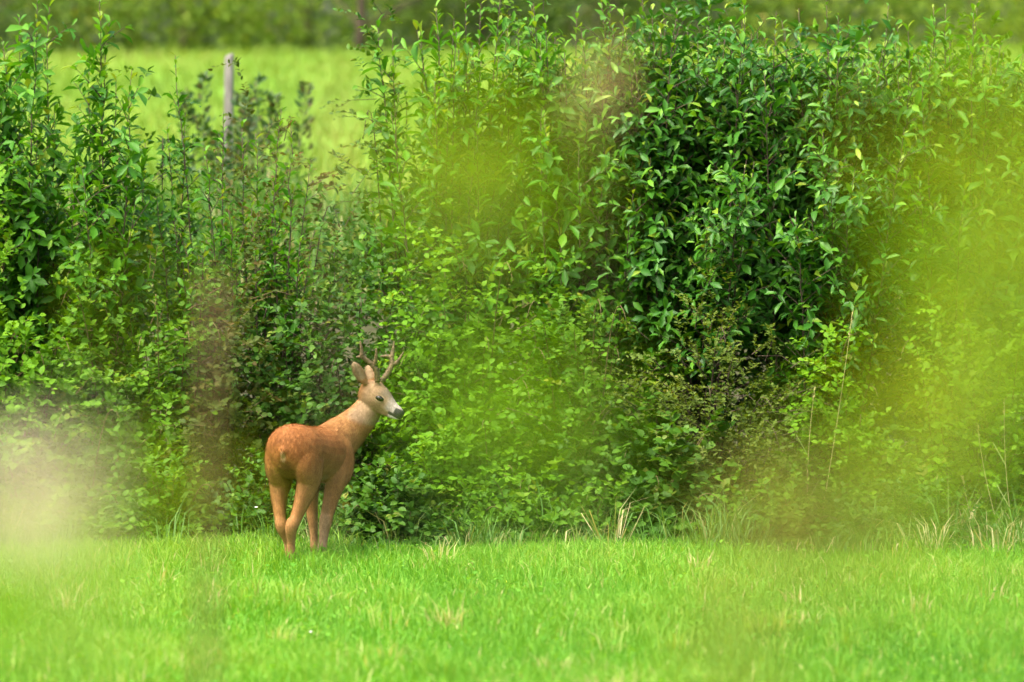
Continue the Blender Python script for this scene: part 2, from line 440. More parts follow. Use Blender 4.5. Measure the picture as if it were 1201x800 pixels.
# ------------------------------------------------------------------ shrubs with upright shoots
def leafy_line(pts, spacing, L0, tip_scale, out, rngl, t0=.0, upness=.55, young=.35, droop=0.0):
    """leaves set spirally along a polyline; appended to out as rows P D N L tint"""
    pts = np.asarray(pts)
    seg = np.linalg.norm(np.diff(pts, axis=0), axis=1)
    cum = np.concatenate([[0], np.cumsum(seg)])
    tot = cum[-1]
    s = np.arange(t0 * tot, tot, spacing)
    s = s + rngl.normal(0, spacing * .25, len(s))
    s = np.clip(s, 0, tot * .999)
    P = np.stack([np.interp(s, cum, pts[:, k]) for k in range(3)], 1)
    T = unit(np.gradient(pts, axis=0))
    T = unit(np.stack([np.interp(s, cum, T[:, k]) for k in range(3)], 1))
    n = len(s)
    ang = np.arange(n) * 2.4 + rngl.uniform(0, 6.28) + rngl.normal(0, .3, n)
    A = unit(np.cross(T, np.tile([.9, .2, .1], (n, 1)))); B = np.cross(T, A)
    rad = np.cos(ang)[:, None] * A + np.sin(ang)[:, None] * B
    f = s / tot
    up = upness + .5 * smooth01((f - .8) / .2) + rngl.normal(0, .18, n)
    D = unit(rad + T * up[:, None] - np.array([0, 0, 1]) * droop + rngl.normal(0, .15, (n, 3)))
    N = unit(T * 1.0 - rad * .5 + np.array([0, 0, .6]) + rngl.normal(0, .35, (n, 3)))
    ln = L0 * rngl.uniform(.5, 1.2, n) * (1 - (1 - tip_scale) * smooth01((f - .72) / .28))
    tint = np.clip(.32 + rngl.normal(0, .15, n) + young * smooth01((f - .55) / .45), 0, 1)
    out.append((P, D, N, ln, tint))
    return D

def shrub(name, label, cat, group, base, branches, mat, tpl, ratio, L0, spacing, keep, twigs=(0, .25, .5), seed=1,
          bark='bark', t0=.25, upness=.95, young=.4, parts='branch', tip_scale=.62, droop_twig=.12, r0=.009):
    """branches: tip points (world). Each branch is a part, its clearest leaves sub-parts, the remaining leaves one foliage mass"""
    rl = np.random.default_rng(seed)
    L0 = L0 * 1.10; ratio = ratio * .90; twigs = (int(twigs[0] * 2.3), twigs[1], twigs[2])
    bx, by = base
    bz = float(ground_z(bx, by))
    root = empty(name, (bx, by, bz))
    tag(root, label, cat, group)
    org = np.array([bx, by, bz])
    rows = []; owner = []; bobs = []
    twig_acc = Acc()
    for bi, tip in enumerate(branches):
        tip = np.asarray(tip, float) - org
        b0 = np.array([rl.normal(0, .05) + tip[0] * .35, rl.normal(0, .05) + tip[1] * .3, -.03])
        b0[2] = float(ground_z(bx + b0[0], by + b0[1])) - bz - .03
        mid = b0 * .45 + tip * .55 + np.array([(tip[0] - b0[0]) * -.05 + rl.normal(0, .05), rl.normal(0, .05), -.02])
        pts = bez(b0, mid, tip, 14) + rl.normal(0, .006, (14, 3)) * np.linspace(0, 1, 14)[:, None]
        a = Acc(); a.tube(pts, np.linspace(r0, r0 * .22, 14), 5)
        bo = a.build(parts, [M[bark]], root); bobs.append(bo)
        k = len(rows)
        leafy_line(pts, spacing, L0, tip_scale, rows, rl, t0, upness, young)
        owner += [bi] * (len(rows) - k)
        nt_, lo, ln = twigs
        for q in range(nt_):
            f = lo + (.92 - lo) * (q + rl.random()) / nt_
            p = np.array([np.interp(f, np.linspace(0, 1, 14), pts[:, j]) for j in range(3)])
            an = rl.uniform(0, 2 * math.pi)
            d = np.array([math.cos(an), math.sin(an) * .9 - .2, rl.uniform(.45, 1.7)])
            d /= np.linalg.norm(d)
            le = ln * rl.uniform(.5, 1.1) * (1.15 - .6 * f)
            tp = bez(p, p + d * le * .55, p + d * le - np.array([0, 0, droop_twig * le]), 6)
            twig_acc.tube(tp, np.linspace(.0035, .0012, 6), 3, mat=1, cap=False)
            leafy_line(tp, spacing * .95, L0, .7, rows, rl, .1, .75, young * (.2 + .8 * smooth01((f - .45) / .4)), .25)
            owner.append(bi)
    P = np.concatenate([r[0] for r in rows]); D = np.concatenate([r[1] for r in rows]); N = np.concatenate([r[2] for r in rows])
    Ln = np.concatenate([r[3] for r in rows]); T = np.concatenate([r[4] for r in rows])
    ow = np.concatenate([[o] * len(r[0]) for o, r in zip(owner, rows)]).astype(int)
    Wd = Ln * ratio * rl.uniform(.75, 1.2, len(Ln))
    old = rl.random(len(T)) < .025
    T[old] = rl.uniform(.88, 1, old.sum())
    score = -P[:, 1] + .5 * P[:, 2] + Ln * 3 + rl.normal(0, .15, len(P))
    order = np.argsort(-score)
    sel, rest = order[:keep], order[keep:]
    place_leaves(P[sel], D[sel], N[sel], Ln[sel], Wd[sel], T[sel], [bobs[i] for i in ow[sel]], mat, M[mat], tpl)
    if len(rest):
        twig_acc.leaves(P[rest], D[rest], N[rest], Ln[rest], Wd[rest], T[rest], tpl, 0)
    if twig_acc.n:
        twig_acc.build('foliage', [M[mat], M[bark]], root, kind='stuff')
    return root

def tips(lst, Y, spread=.3, seed=0, more=0):
    rl = np.random.default_rng(seed)
    lst = list(lst) + [(px + rl.uniform(-22, 22), py + rl.uniform(-5, 60)) for px, py in lst for _ in range(more)]
    out = []
    for px, py in lst:
        y = Y + rl.uniform(-spread, spread)
        out.append((wx(px, y), y, wz(py, y)))
    return out

def fill(px0, px1, py0, py1, Y0, Y1, n, seed):
    rl = np.random.default_rng(seed)
    out = []
    for i in range(n):
        y = rl.uniform(Y0, Y1); px = px0 + (px1 - px0) * (i + rl.random()) / n
        out.append((wx(px, y), y, wz(rl.uniform(py0, py1), y)))
    return out

G1 = 'sallow shrubs in the hedge'
shrub('sallow_shrub', 'tall leafy sallow at the left frame edge, its shoots reaching the top', 'shrub', G1, (wx(15, 35.6), 35.6),
      tips([(5, 45), (22, 18), (44, 0), (58, 8), (-20, 20), (-45, 40), (66, 120)], 35.5, .35, 1) + fill(-60, 90, 110, 260, 35.0, 35.9, 9, 2),
      'sallow', TPL_OBOV, .44, .100, .026, 280, (8, .36, .40), 11)
shrub('sallow_shrub', 'slender upright sallow second from left with a pale leafy top', 'shrub', G1, (wx(118, 35.5), 35.5),
      tips([(117, -6), (128, 30), (104, 78), (135, 90), (155, 82)], 35.4, .25, 3) + fill(80, 175, 150, 280, 34.9, 35.8, 8, 4),
      'sallow', TPL_OBOV, .44, .098, .026, 280, (7, .36, .38), 12)
shrub('sallow_shrub', 'low young sallow with thin single shoots in front of the fence post', 'shrub', G1, (wx(235, 35.4), 35.4),
      tips([(205, 66), (220, 130), (196, 150), (262, 133), (240, 175)], 35.4, .3, 5) + fill(180, 280, 190, 300, 35.0, 35.7, 8, 6),
      'sallow', TPL_OBOV, .42, .075, .025, 220, (4, .2, .28), 13)
shrub('sallow_shrub', 'small sallow with dark stems just right of the fence post', 'shrub', G1, (wx(320, 35.4), 35.4),
      tips([(285, 143), (302, 157), (330, 130), (342, 146), (365, 190)], 35.4, .3, 7) + fill(280, 400, 200, 300, 35.0, 35.7, 7, 8),
      'sallow', TPL_OBOV, .42, .072, .025, 200, (4, .2, .28), 14)
shrub('sallow_shrub', 'loose sallow behind the yellow blur with bright shoots against the far trees', 'shrub', G1, (wx(530, 35.6), 35.6),
      tips([(443, 26), (493, 33), (512, 10), (532, 22), (545, -4), (563, 4), (587, -4), (607, 53)], 35.6, .35, 9, 2) + fill(430, 620, 110, 260, 35.1, 35.9, 10, 10) + fill(490, 620, 30, 110, 35.2, 36.0, 8, 110),
      'sallow', TPL_OBOV, .42, .100, .030, 280, (5, .25, .36), 15)
shrub('sallow_shrub', 'open sallow behind the brownish blur, between the mid shoots and the dense mass', 'shrub', G1, (wx(670, 35.5), 35.5),
      tips([(623, 7), (640, 20), (677, 14), (700, 60), (717, 5), (735, 30)], 35.5, .35, 11, 3) + fill(620, 760, 90, 280, 34.9, 35.8, 10, 12) + fill(620, 740, 20, 90, 35.2, 36.0, 9, 112),
      'sallow', TPL_OBOV, .42, .100, .030, 280, (7, .25, .38), 16)
shrub('sallow_shrub', 'dense dark-leaved sallow with big drooping leaves above the grey-green bush', 'shrub', G1, (wx(800, 35.4), 35.4),
      tips([(753, -5), (775, 25), (793, 10), (830, 3), (850, 40), (872, 8)], 35.4, .4, 13, 3) + fill(700, 890, 60, 250, 34.4, 35.6, 16, 14) + fill(650, 890, -8, 120, 35.2, 36.0, 14, 114),
      'sallow_dark', TPL_OBOV, .42, .088, .030, 300, (13, .36, .48), 17)
shrub('sallow_shrub', 'dense dark sallow with red-brown stems, topped by shoots right of centre', 'shrub', G1, (wx(960, 35.4), 35.4),
      tips([(895, 40), (910, 15), (940, 50), (970, -2), (982, 14), (1007, 57), (1033, 58)], 35.4, .4, 15, 3) + fill(880, 1060, 80, 260, 34.4, 35.6, 16, 16) + fill(880, 1060, 5, 120, 35.2, 36.0, 16, 116),
      'sallow_dark', TPL_OBOV, .42, .086, .030, 300, (13, .36, .48), 18)
shrub('sallow_shrub', 'pale green sallow half hidden by the yellow-green leaves at the right edge', 'shrub', G1, (wx(1120, 35.5), 35.5),
      tips([(1050, 66), (1070, 90), (1095, 8), (1113, 42), (1145, 2), (1173, 48), (1210, 40), (1235, 70)], 35.5, .35, 17, 3) + fill(1050, 1250, 100, 280, 34.8, 35.8, 14, 18) + fill(1040, 1250, 30, 100, 35.2, 36.0, 14, 118),
      'sallow', TPL_OBOV, .42, .098, .030, 280, (8, .22, .40), 19)

# ------------------------------------------------------------------ brambles and thorn bushes of the lower hedge
def mound(name, label, cat, group, c, rad, n_spray, mat, tpl, ratio, L0, keep, seed, canes=5, per=9, sl=(.12, .28), tint0=.35, cane_mat='cane', base_fill=.25, lumps=.36):
    """a domed bush: sprays of leaves over a lumpy dome, canes arching out of it"""
    rl = np.random.default_rng(seed)
    n_spray = int(n_spray * 1.6); L0 = L0 * 1.15
    bx, by = c; rx, ry, rz = rad
    bz = float(ground_z(bx, by)) - .03
    root = empty(name, (bx, by, bz))
    tag(root, label, cat, group)
    ph = rl.uniform(0, 6.28, 6)
    def lump(d):
        return 1 + lumps * (np.sin(d[:, 0] * 5 + ph[0]) * np.sin(d[:, 2] * 6 + ph[1]) + .7 * np.sin(d[:, 1] * 7 + d[:, 2] * 5 + ph[2]) * np.sin(d[:, 0] * 9 + ph[3]) + .45 * np.sin(d[:, 0] * 17 + ph[4]) * np.sin(d[:, 2] * 15 + ph[5]))
    d = rl.normal(0, 1, (n_spray, 3)); d[:, 2] = np.abs(d[:, 2]); d[:, 1] -= .75; d = unit(d)
    r = (1 - .5 * rl.random(n_spray) ** 2.2) * lump(d)
    O = d * r[:, None] * np.array([rx, ry, rz])
    O[:, 2] *= 1.0
    O[:, 2] = np.maximum(O[:, 2], .03 + .1 * rl.random(n_spray))
    nrm = unit(d / np.array([rx, ry, rz]))
    sd_ = unit(nrm * .75 + np.array([0, 0, .45]) + rl.normal(0, .55, (n_spray, 3)))
    ln = rl.uniform(sl[0], sl[1], n_spray)
    # leaves along each spray
    k = per
    t = (np.arange(k) + .5) / k
    tt = np.tile(t, (n_spray, 1))
    C = O[:, None] + sd_[:, None] * (tt * ln[:, None])[..., None] - np.array([0, 0, 1.]) * (tt ** 2 * ln[:, None] * .35)[..., None]
    side = unit(np.cross(sd_, np.array([0, 0, 1.]) + rl.normal(0, .25, (n_spray, 3))))
    sgn = np.where(np.arange(k) % 2 == 0, 1., -1.)
    Dl = side[:, None] * sgn[None, :, None] * .8 + sd_[:, None] * .65 + rl.normal(0, .28, (n_spray, k, 3))
    Nl = np.array([0, 0, 1.]) * .75 + nrm[:, None] * .6 + rl.normal(0, .38, (n_spray, k, 3))
    sprayt = rl.normal(0, .13, n_spray)
    high = O[:, 2] / rz
    T = np.clip(tint0 + sprayt[:, None] + rl.normal(0, .08, (n_spray, k)) + .12 * tt + .10 * (high - .5)[:, None], 0, 1)
    Ll = L0 * rl.uniform(.6, 1.2, (n_spray, k)) * (1 - .3 * tt)
    P = C.reshape(-1, 3); D = Dl.reshape(-1, 3); N = Nl.reshape(-1, 3); L_ = Ll.ravel(); T = T.ravel()
    W_ = L_ * ratio * rl.uniform(.85, 1.15, len(L_))
    acc = Acc()
    for i in range(0, n_spray, 3):                                  # the twigs one sees
        acc.tube(np.stack([O[i] - nrm[i] * .06, C[i, k // 2], C[i, -1]]), np.array([.003, .002, .001]), 3, mat=1, cap=False)
    cob = []
    for q in range(canes):
        a0 = rl.uniform(-1, 1)
        p0 = np.array([a0 * rx * .5, rl.uniform(-.5, .1) * ry, 0])
        p2 = np.array([a0 * rx + rl.normal(0, .25) * rx, -ry * rl.uniform(.6, 1.0), rz * rl.uniform(.45, 1.05)])
        p1 = np.array([(p0[0] + p2[0]) / 2, (p0[1] + p2[1]) / 2, max(p2[2] * 1.35, rz * .9)])
        a = Acc(); a.tube(bez(p0, p1, p2, 12), np.linspace(.005, .002, 12), 4)
        cob.append(a.build('cane' if cane_mat == 'cane' else 'branch', [M[cane_mat]], root))
        rows = []
        leafy_line(bez(p0, p1, p2, 12), .035, L0 * 1.1, .5, rows, rl, .35, .3, .2, .2)
        r0 = rows[0]
        P = np.concatenate([P, r0[0]]); D = np.concatenate([D, r0[1]]); N = np.concatenate([N, r0[2]])
        L_ = np.concatenate([L_, r0[3]]); W_ = np.concatenate([W_, r0[3] * ratio]); T = np.concatenate([T, r0[4]])
    score = -P[:, 1] / ry + .3 * P[:, 2] / rz + 9 * L_ + rl.normal(0, .15, len(P))
    order = np.argsort(-score)
    sel, rest = order[:keep], order[keep:]
    cx = np.array([[o_.data.vertices[len(o_.data.vertices) // 2].co[0]] for o_ in cob]) if cob else None
    par = [cob[int(np.argmin(np.abs(cx[:, 0] - P[i, 0])))] if cob else root for i in sel]
    place_leaves(P[sel], D[sel], N[sel], L_[sel], W_[sel], T[sel], par, mat, M[mat], tpl)
    acc.leaves(P[rest], D[rest], N[rest], L_[rest], W_[rest], T[rest], tpl, 0)
    acc.build('foliage', [M[mat], M[cane_mat]], root, kind='stuff')
    return root

def mnd(px0, px1, py_top, Y, ry, over=1.04):
    """centre and radii of a mound from its extent in the picture"""
    x0, x1 = wx(px0, Y), wx(px1, Y)
    cx = (x0 + x1) / 2
    gz = float(ground_z(cx, Y))
    return (cx, Y), ((x1 - x0) / 2 * over, ry, wz(py_top, Y) - gz)

G2 = 'bramble bushes in the hedge'
G3 = 'thorn bushes in the hedge'
def M2(ext, *a, **k):
    c, r = mnd(*ext)
    return mound(*a[:4], c, r, *a[4:], **k)
# upper tier
M2((-70, 120, 190, 36.7, .7), 'sallow_thicket', 'leafy thicket under the tall sallow at the left frame edge', 'shrub', G3, 420, 'sallow', TPL, .45, .075, 60, 31, canes=3, cane_mat='bark')
M2((90, 260, 190, 36.7, .65), 'dogwood_bush', 'mid-green bush below the thin shoots left of the fence post', 'shrub', G3, 420, 'hawthorn', TPL, .5, .065, 60, 32, canes=3, cane_mat='bark')
M2((230, 430, 205, 36.0, .7), 'thorn_bush', 'russet-tinged thorn bush below and right of the fence post', 'shrub', G3, 520, 'russet', TPL, .5, .045, 60, 33, canes=4, cane_mat='bark', tint0=.45)
M2((390, 560, 150, 36.1, .7), 'thorn_bush', 'green thorn bush behind the yellow blur above the deer', 'shrub', G3, 520, 'hawthorn', TPL, .5, .050, 60, 34, canes=3, cane_mat='bark', tint0=.5)
M2((530, 720, 110, 36.1, .7), 'thorn_bush', 'green thorn bush under the open sallow at top centre', 'shrub', G3, 520, 'bramble', TPL, .48, .060, 60, 35, canes=3, cane_mat='bark', tint0=.45)
M2((700, 900, 105, 37.0, .7), 'thorn_bush', 'shaded thorn bush inside the dense dark sallow', 'shrub', G3, 520, 'sallow_dark', TPL, .42, .09, 60, 36, canes=3, cane_mat='bark', tint0=.3)
M2((880, 1080, 115, 37.0, .7), 'thorn_bush', 'shaded thorn bush under the red-brown sallow stems', 'shrub', G3, 520, 'sallow_dark', TPL, .42, .09, 60, 37, canes=3, cane_mat='bark', tint0=.3)
M2((1040, 1260, 120, 36.2, .8), 'thorn_bush', 'light green thorn bush under the sallow at the right edge', 'shrub', G3, 520, 'bramble_light', TPL, .45, .075, 60, 38, canes=3, cane_mat='bark')
# lower tier
M2((-90, 110, 345, 35.0, .8), 'bramble_bush', 'light green bramble bush in the left corner of the hedge', 'bramble', G2, 560, 'bramble_light', TPL_ROUND, .68, .048, 110, 41)
M2((70, 270, 335, 35.0, .8), 'bramble_bush', 'mixed green bramble bush left of the deer with arching canes', 'bramble', G2, 560, 'bramble', TPL_ROUND, .68, .046, 110, 42, tint0=.42)
M2((215, 345, 345, 35.0, .75), 'bramble_bush', 'russet bramble bush just behind the deer rump', 'bramble', G2, 420, 'russet', TPL_ROUND, .66, .042, 90, 43, tint0=.35)
M2((300, 490, 335, 35.2, .7), 'hawthorn_bush', 'dark hawthorn bush right behind the deer head', 'shrub', G3, 560, 'hawthorn', TPL_ROUND, .7, .046, 110, 44, cane_mat='bark', tint0=.5)
M2((455, 640, 325, 35.0, .8), 'bramble_bush', 'bright green bramble bush right of the deer head', 'bramble', G2, 600, 'bramble_light', TPL_ROUND, .68, .048, 110, 45, tint0=.4)
M2((590, 770, 372, 34.9, .75), 'bramble_bush', 'bramble bush mid-hedge, below the dark sallow at left', 'bramble', G2, 560, 'bramble', TPL_ROUND, .66, .046, 110, 46, tint0=.45)
M2((735, 935, 392, 34.8, .75), 'sloe_bush', 'rounded grey-green bush with fine leaves below the dark sallow', 'shrub', G3, 900, 'sloe', TPL, .55, .032, 110, 47, cane_mat='bark', sl=(.10, .24), tint0=.4)
M2((900, 1070, 405, 34.9, .75), 'bramble_bush', 'bramble bush beside the long leaning straw stalk', 'bramble', G2, 540, 'bramble_light', TPL_ROUND, .64, .044, 100, 48, tint0=.4)
M2((1030, 1270, 395, 34.9, .75), 'bramble_bush', 'bramble bush at the right edge behind the dry grass stalks', 'bramble', G2, 560, 'bramble_light', TPL_ROUND, .64, .046, 100, 49, tint0=.45)
# low front tier at the hedge foot
M2((-60, 170, 480, 34.3, .45), 'bramble_bush', 'low bramble clump at the hedge foot, left of the brown stalk', 'bramble', G2, 320, 'bramble', TPL_ROUND, .7, .05, 70, 51, canes=3, tint0=.5)
M2((480, 640, 500, 34.3, .4), 'bramble_bush', 'low bright bramble clump at the hedge foot below the bright bush', 'bramble', G2, 300, 'bramble_light', TPL_ROUND, .7, .05, 70, 52, canes=3, tint0=.4)
M2((655, 860, 505, 34.3, .42), 'bramble_bush', 'low broad-leaved clump at the foot of the grey-green bush', 'bramble', G2, 300, 'hawthorn', TPL_ROUND, .75, .062, 80, 53, canes=3, tint0=.55)

M2((120, 260, 560, 33.9, .32), 'bramble_bush', 'knee-high bramble clump at the hedge foot where the brown stalk crosses it', 'bramble', G2, 200, 'bramble', TPL_ROUND, .7, .046, 50, 54, canes=2, tint0=.4)
M2((240, 400, 565, 33.95, .30), 'hawthorn_bush', 'low dark thorn growth at the hedge foot behind the deer legs', 'shrub', G3, 200, 'hawthorn', TPL_ROUND, .7, .044, 50, 55, canes=2, cane_mat='bark', tint0=.45)
M2((380, 530, 570, 33.85, .30), 'bramble_bush', 'low dark bramble clump at the hedge foot just right of the deer', 'bramble', G2, 200, 'hawthorn', TPL_ROUND, .7, .05, 50, 56, canes=2, tint0=.5)
M2((560, 720, 585, 33.8, .28), 'bramble_bush', 'lowest bramble clump, behind the pale straw stalks at mid hedge foot', 'bramble', G2, 180, 'bramble', TPL_ROUND, .7, .05, 50, 57, canes=2, tint0=.4)
M2((830, 990, 570, 33.85, .32), 'bramble_bush', 'low bramble clump at the hedge foot by the base of the leaning stalk', 'bramble', G2, 200, 'bramble', TPL_ROUND, .66, .046, 50, 58, canes=2, tint0=.35)
M2((980, 1130, 575, 33.8, .32), 'bramble_bush', 'low bramble clump at the hedge foot behind the red docks', 'bramble', G2, 200, 'hawthorn', TPL_ROUND, .66, .046, 50, 59, canes=2, tint0=.45)

# the hedge goes on past both edges of the picture
for sx, lb in ((-1, 'tall thorn bush continuing the hedge past the left edge of the picture'), (1, 'tall thorn bush continuing the hedge past the right edge of the picture')):
    mound('thorn_bush', lb, 'shrub', G3, (sx * 4.55, 35.6), (1.15, 1.1, 2.5), 900, 'bramble' if sx < 0 else 'sallow', TPL, .5, .08, 20, 61 + sx, canes=3, cane_mat='bark', lumps=.22)

# ------------------------------------------------------------------ roe deer
DPX, DPY = 338.0, 664.0
DY = CAMZ / ((DPY - HOR) / FPX)
DX = wx(DPX, DY)
SCL = FPX / DY                                      # photograph pixels per metre there
TH = R(20)
def dl(x, y, z):
    """trunk frame (forward, left, up) to the frame of the deer's Empty"""
    return np.array([(x + .3) * math.sin(TH) - y * math.cos(TH), (x + .3) * math.cos(TH) + y * math.sin(TH), z])
FWD = np.array([math.sin(TH), math.cos(TH), 0]); LEFT = np.array([-math.cos(TH), math.sin(TH), 0]); UP = np.array([0, 0, 1.])

def catmull(A, sub=5):
    A = np.asarray(A, float)
    E = np.concatenate([2 * A[:1] - A[1:2], A, 2 * A[-1:] - A[-2:-1]])
    out = []
    for i in range(1, len(E) - 2):
        p0, p1, p2, p3 = E[i - 1], E[i], E[i + 1], E[i + 2]
        for t in np.arange(sub) / sub:
            out.append(.5 * ((2 * p1) + (-p0 + p2) * t + (2 * p0 - 5 * p1 + 4 * p2 - p3) * t * t + (-p0 + 3 * p1 - 3 * p2 + p3) * t ** 3))
    out.append(E[-2])
    return np.array(out)

def loft(acc, pts, hw, hh, side, sides=18, sub=5, egg=0.0):
    """closed tube with elliptical rings; hw along side, hh across"""
    pts = np.asarray(pts, float)
    side = np.asarray(side, float)
    if side.ndim == 1: side = np.tile(side, (len(pts), 1))
    C = catmull(np.concatenate([pts, np.stack([hw, hh], 1), side], 1), sub)
    P, a, b, S = C[:, :3], np.maximum(C[:, 3], .002), np.maximum(C[:, 4], .002), C[:, 5:8]
    T = unit(np.gradient(P, axis=0))
    S = unit(S - T * (S * T).sum(1, keepdims=True)); B = np.cross(T, S)
    th = np.arange(sides) / sides * 2 * math.pi
    c, s = np.cos(th), np.sin(th)
    V = P[:, None] + (a[:, None] * c[None] * (1 + egg * s[None]))[..., None] * S[:, None] + (b[:, None] * s[None])[..., None] * B[:, None]
    n = len(P)
    f = [(i * sides + j, i * sides + (j + 1) % sides, (i + 1) * sides + (j + 1) % sides, (i + 1) * sides + j) for i in range(n - 1) for j in range(sides)]
    f.append(tuple(range(sides))[::-1]); f.append(tuple((n - 1) * sides + j for j in range(sides)))
    acc.add(V.reshape(-1, 3), f)

def hp(a, b, y):
    """point on the head from the enlarged crop (a, b) and a depth y"""
    px, py = 390 + a / 6.67, 390 + b / 6.67
    return np.array([(px - DPX) / SCL, y, (DPY - py) / SCL])

def build_deer():
    root = empty('roe_deer', (DX, DY, float(ground_z(DX, DY))))
    tag(root, 'russet roe deer buck standing in the grass with its head turned right', 'deer')
    a = Acc()
    # trunk
    st = [(-.375, .600, .030, .035), (-.350, .603, .085, .095), (-.30, .608, .128, .135), (-.22, .607, .145, .145), (-.12, .602, .138, .138), (0.0, .590, .132, .138),
          (.12, .578, .132, .146), (.22, .575, .125, .150), (.30, .580, .108, .138), (.36, .590, .080, .105), (.40, .600, .03, .05)]
    loft(a, [dl(x, 0, z) for x, z, _, _ in st], [q[2] for q in st], [q[3] for q in st], LEFT, 24)
    # hams
    for s in (1, -1):
        loft(a, [dl(-.20, .062 * s, .68), dl(-.235, .072 * s, .62), dl(-.235, .080 * s, .54), dl(-.20, .078 * s, .46), dl(-.18, .075 * s, .40)],
             [.04, .066, .066, .055, .035], [.05, .095, .105, .085, .05], LEFT)
    # shoulders
    for s in (1, -1):
        loft(a, [dl(.20, .05 * s, .70), dl(.24, .078 * s, .62), dl(.255, .082 * s, .54), dl(.225, .085 * s, .47), dl(.20, .085 * s, .42)],
             [.03, .05, .058, .052, .035], [.04, .085, .10, .08, .05], LEFT)
    # hind legs (right, left)
    def leg(P, hw, hh): loft(a, P, hw, hh, LEFT, 14)
    leg([dl(-.20, -.078, .56), dl(-.205, -.076, .47), dl(-.245, -.062, .37), dl(-.305, -.044, .265), dl(-.342, -.034, .222), dl(-.328, -.026, .14), dl(-.318, -.022, .065), dl(-.300, -.02, .035), dl(-.285, -.02, .0)],
        [.07, .060, .041, .029, .033, .021, .025, .020, .024], [.11, .098, .066, .040, .043, .024, .029, .023, .031])
    leg([dl(-.20, .078, .56), dl(-.19, .088, .47), dl(-.225, .084, .37), dl(-.268, .060, .265), dl(-.275, .047, .218), dl(-.25, .026, .14), dl(-.24, .016, .065), dl(-.22, .012, .035), dl(-.205, .011, .0)],
        [.07, .058, .040, .029, .032, .021, .025, .020, .024], [.11, .098, .064, .040, .042, .024, .029, .023, .031])
    # forelegs
    leg([dl(.22, -.080, .54), dl(.18, -.080, .45), dl(.145, -.066, .36), dl(.115, -.052, .262), dl(.105, -.048, .235), dl(.090, -.042, .15), dl(.075, -.037, .07), dl(.081, -.035, .04), dl(.095, -.033, .0)],
        [.056, .054, .042, .033, .036, .024, .027, .021, .024], [.09, .075, .050, .036, .034, .025, .025, .021, .027])
    leg([dl(.23, .085, .54), dl(.22, .09, .45), dl(.215, .08, .36), dl(.205, .07, .262), dl(.203, .066, .235), dl(.20, .058, .15), dl(.195, .052, .07), dl(.205, .05, .04), dl(.22, .05, .0)],
        [.055, .050, .038, .030, .028, .021, .022, .018, .021], [.09, .070, .046, .034, .032, .024, .024, .02, .027])
    # neck, sweeping up to the right
    pts = [dl(.22, -.005, .595), dl(.30, -.03, .635), dl(.365, -.07, .69), dl(.405, -.125, .755), dl(.425, -.172, .82), dl(.43, -.195, .865)]
    loft(a, pts, [.105, .100, .086, .070, .060, .052], [.135, .128, .108, .086, .074, .066], [LEFT, LEFT, LEFT * .8 + FWD * .3, LEFT * .6 + FWD * .7, LEFT * .3 + FWD * .9, FWD], 20)
    loft(a, [dl(.02, 0, .640), dl(.14, -.004, .645), dl(.24, -.015, .655), dl(.33, -.045, .70), dl(.38, -.09, .75)], [.03, .06, .075, .062, .04], [.06, .082, .092, .085, .06], LEFT, 16)
    # head
    HY = dl(.43, -.195, 0)[1]
    ph, pt = R(24), R(27)
    F = np.array([math.cos(ph) * math.cos(pt), -math.sin(ph) * math.cos(pt), -math.sin(pt)])
    S = np.array([math.sin(ph), math.cos(ph), 0]); U = np.cross(F, S) * -1
    if U[2] < 0: U = -U
    eye_img = hp(352, 520, 0)
    # origin so that the near eye lands where the photograph has it
    O = np.array([eye_img[0], HY, eye_img[2]]) - F * .085 - U * .017
    O[0] += .045 * math.sin(ph)
    O[1] = HY - .02
    hs = [(-.050, .005, .030, .035), (-.035, .005, .046, .058), (0, .004, .056, .073), (.04, .002, .058, .077), (.075, .000, .054, .071), (.105, -.004, .044, .060),
          (.135, -.009, .036, .049), (.165, -.013, .031, .041), (.195, -.016, .029, .036), (.215, -.018, .026, .030), (.228, -.019, .016, .018)]
    loft(a, [O + F * s + U * u for s, u, _, _ in hs], [q[2] for q in hs], [q[3] for q in hs], S, 20, egg=.12)
    # brow ridges and cheeks
    for sg in (1, -1):
        loft(a, [O + F * .04 + S * .030 * sg + U * .050, O + F * .068 + S * .036 * sg + U * .040, O + F * .10 + S * .030 * sg + U * .030], [.012, .017, .010], [.012, .015, .010], S, 10)
    # pedicles
    for sg in (1, -1):
        loft(a, [O + F * .03 + S * .024 * sg + U * .055, O + F * .025 + S * .026 * sg + U * .088], [.016, .013], [.016, .013], S, 10)
    # lower jaw and lip
    loft(a, [O + F * .06 - U * .055, O + F * .12 - U * .050, O + F * .17 - U * .046, O + F * .208 - U * .041], [.024, .022, .020, .013], [.020, .015, .011, .008], S, 12)
    # ears: near one fully seen, far one behind the antlers
    eb = O + F * -.022 - S * .046 + U * .048
    et = hp(140, 228, eb[1] - .045)
    ax = et - eb
    wdir = unit(np.cross(ax, np.array([.25, -1., .1])))
    loft(a, [eb, eb + ax * .2, eb + ax * .48, eb + ax * .75, eb + ax * .92, et], [.014, .024, .033, .026, .014, .004], [.014, .011, .009, .008, .007, .004], wdir, 14)
    eb2 = O + F * -.022 + S * .046 + U * .048
    et2 = hp(248, 262, eb2[1] + .05)
    ax2 = et2 - eb2
    wd2 = unit(np.cross(ax2, np.array([-.3, -1., .1])))
    loft(a, [eb2, eb2 + ax2 * .2, eb2 + ax2 * .48, eb2 + ax2 * .75, eb2 + ax2 * .92, et2], [.014, .022, .030, .024, .014, .004], [.014, .011, .009, .008, .007, .004], wd2, 14)
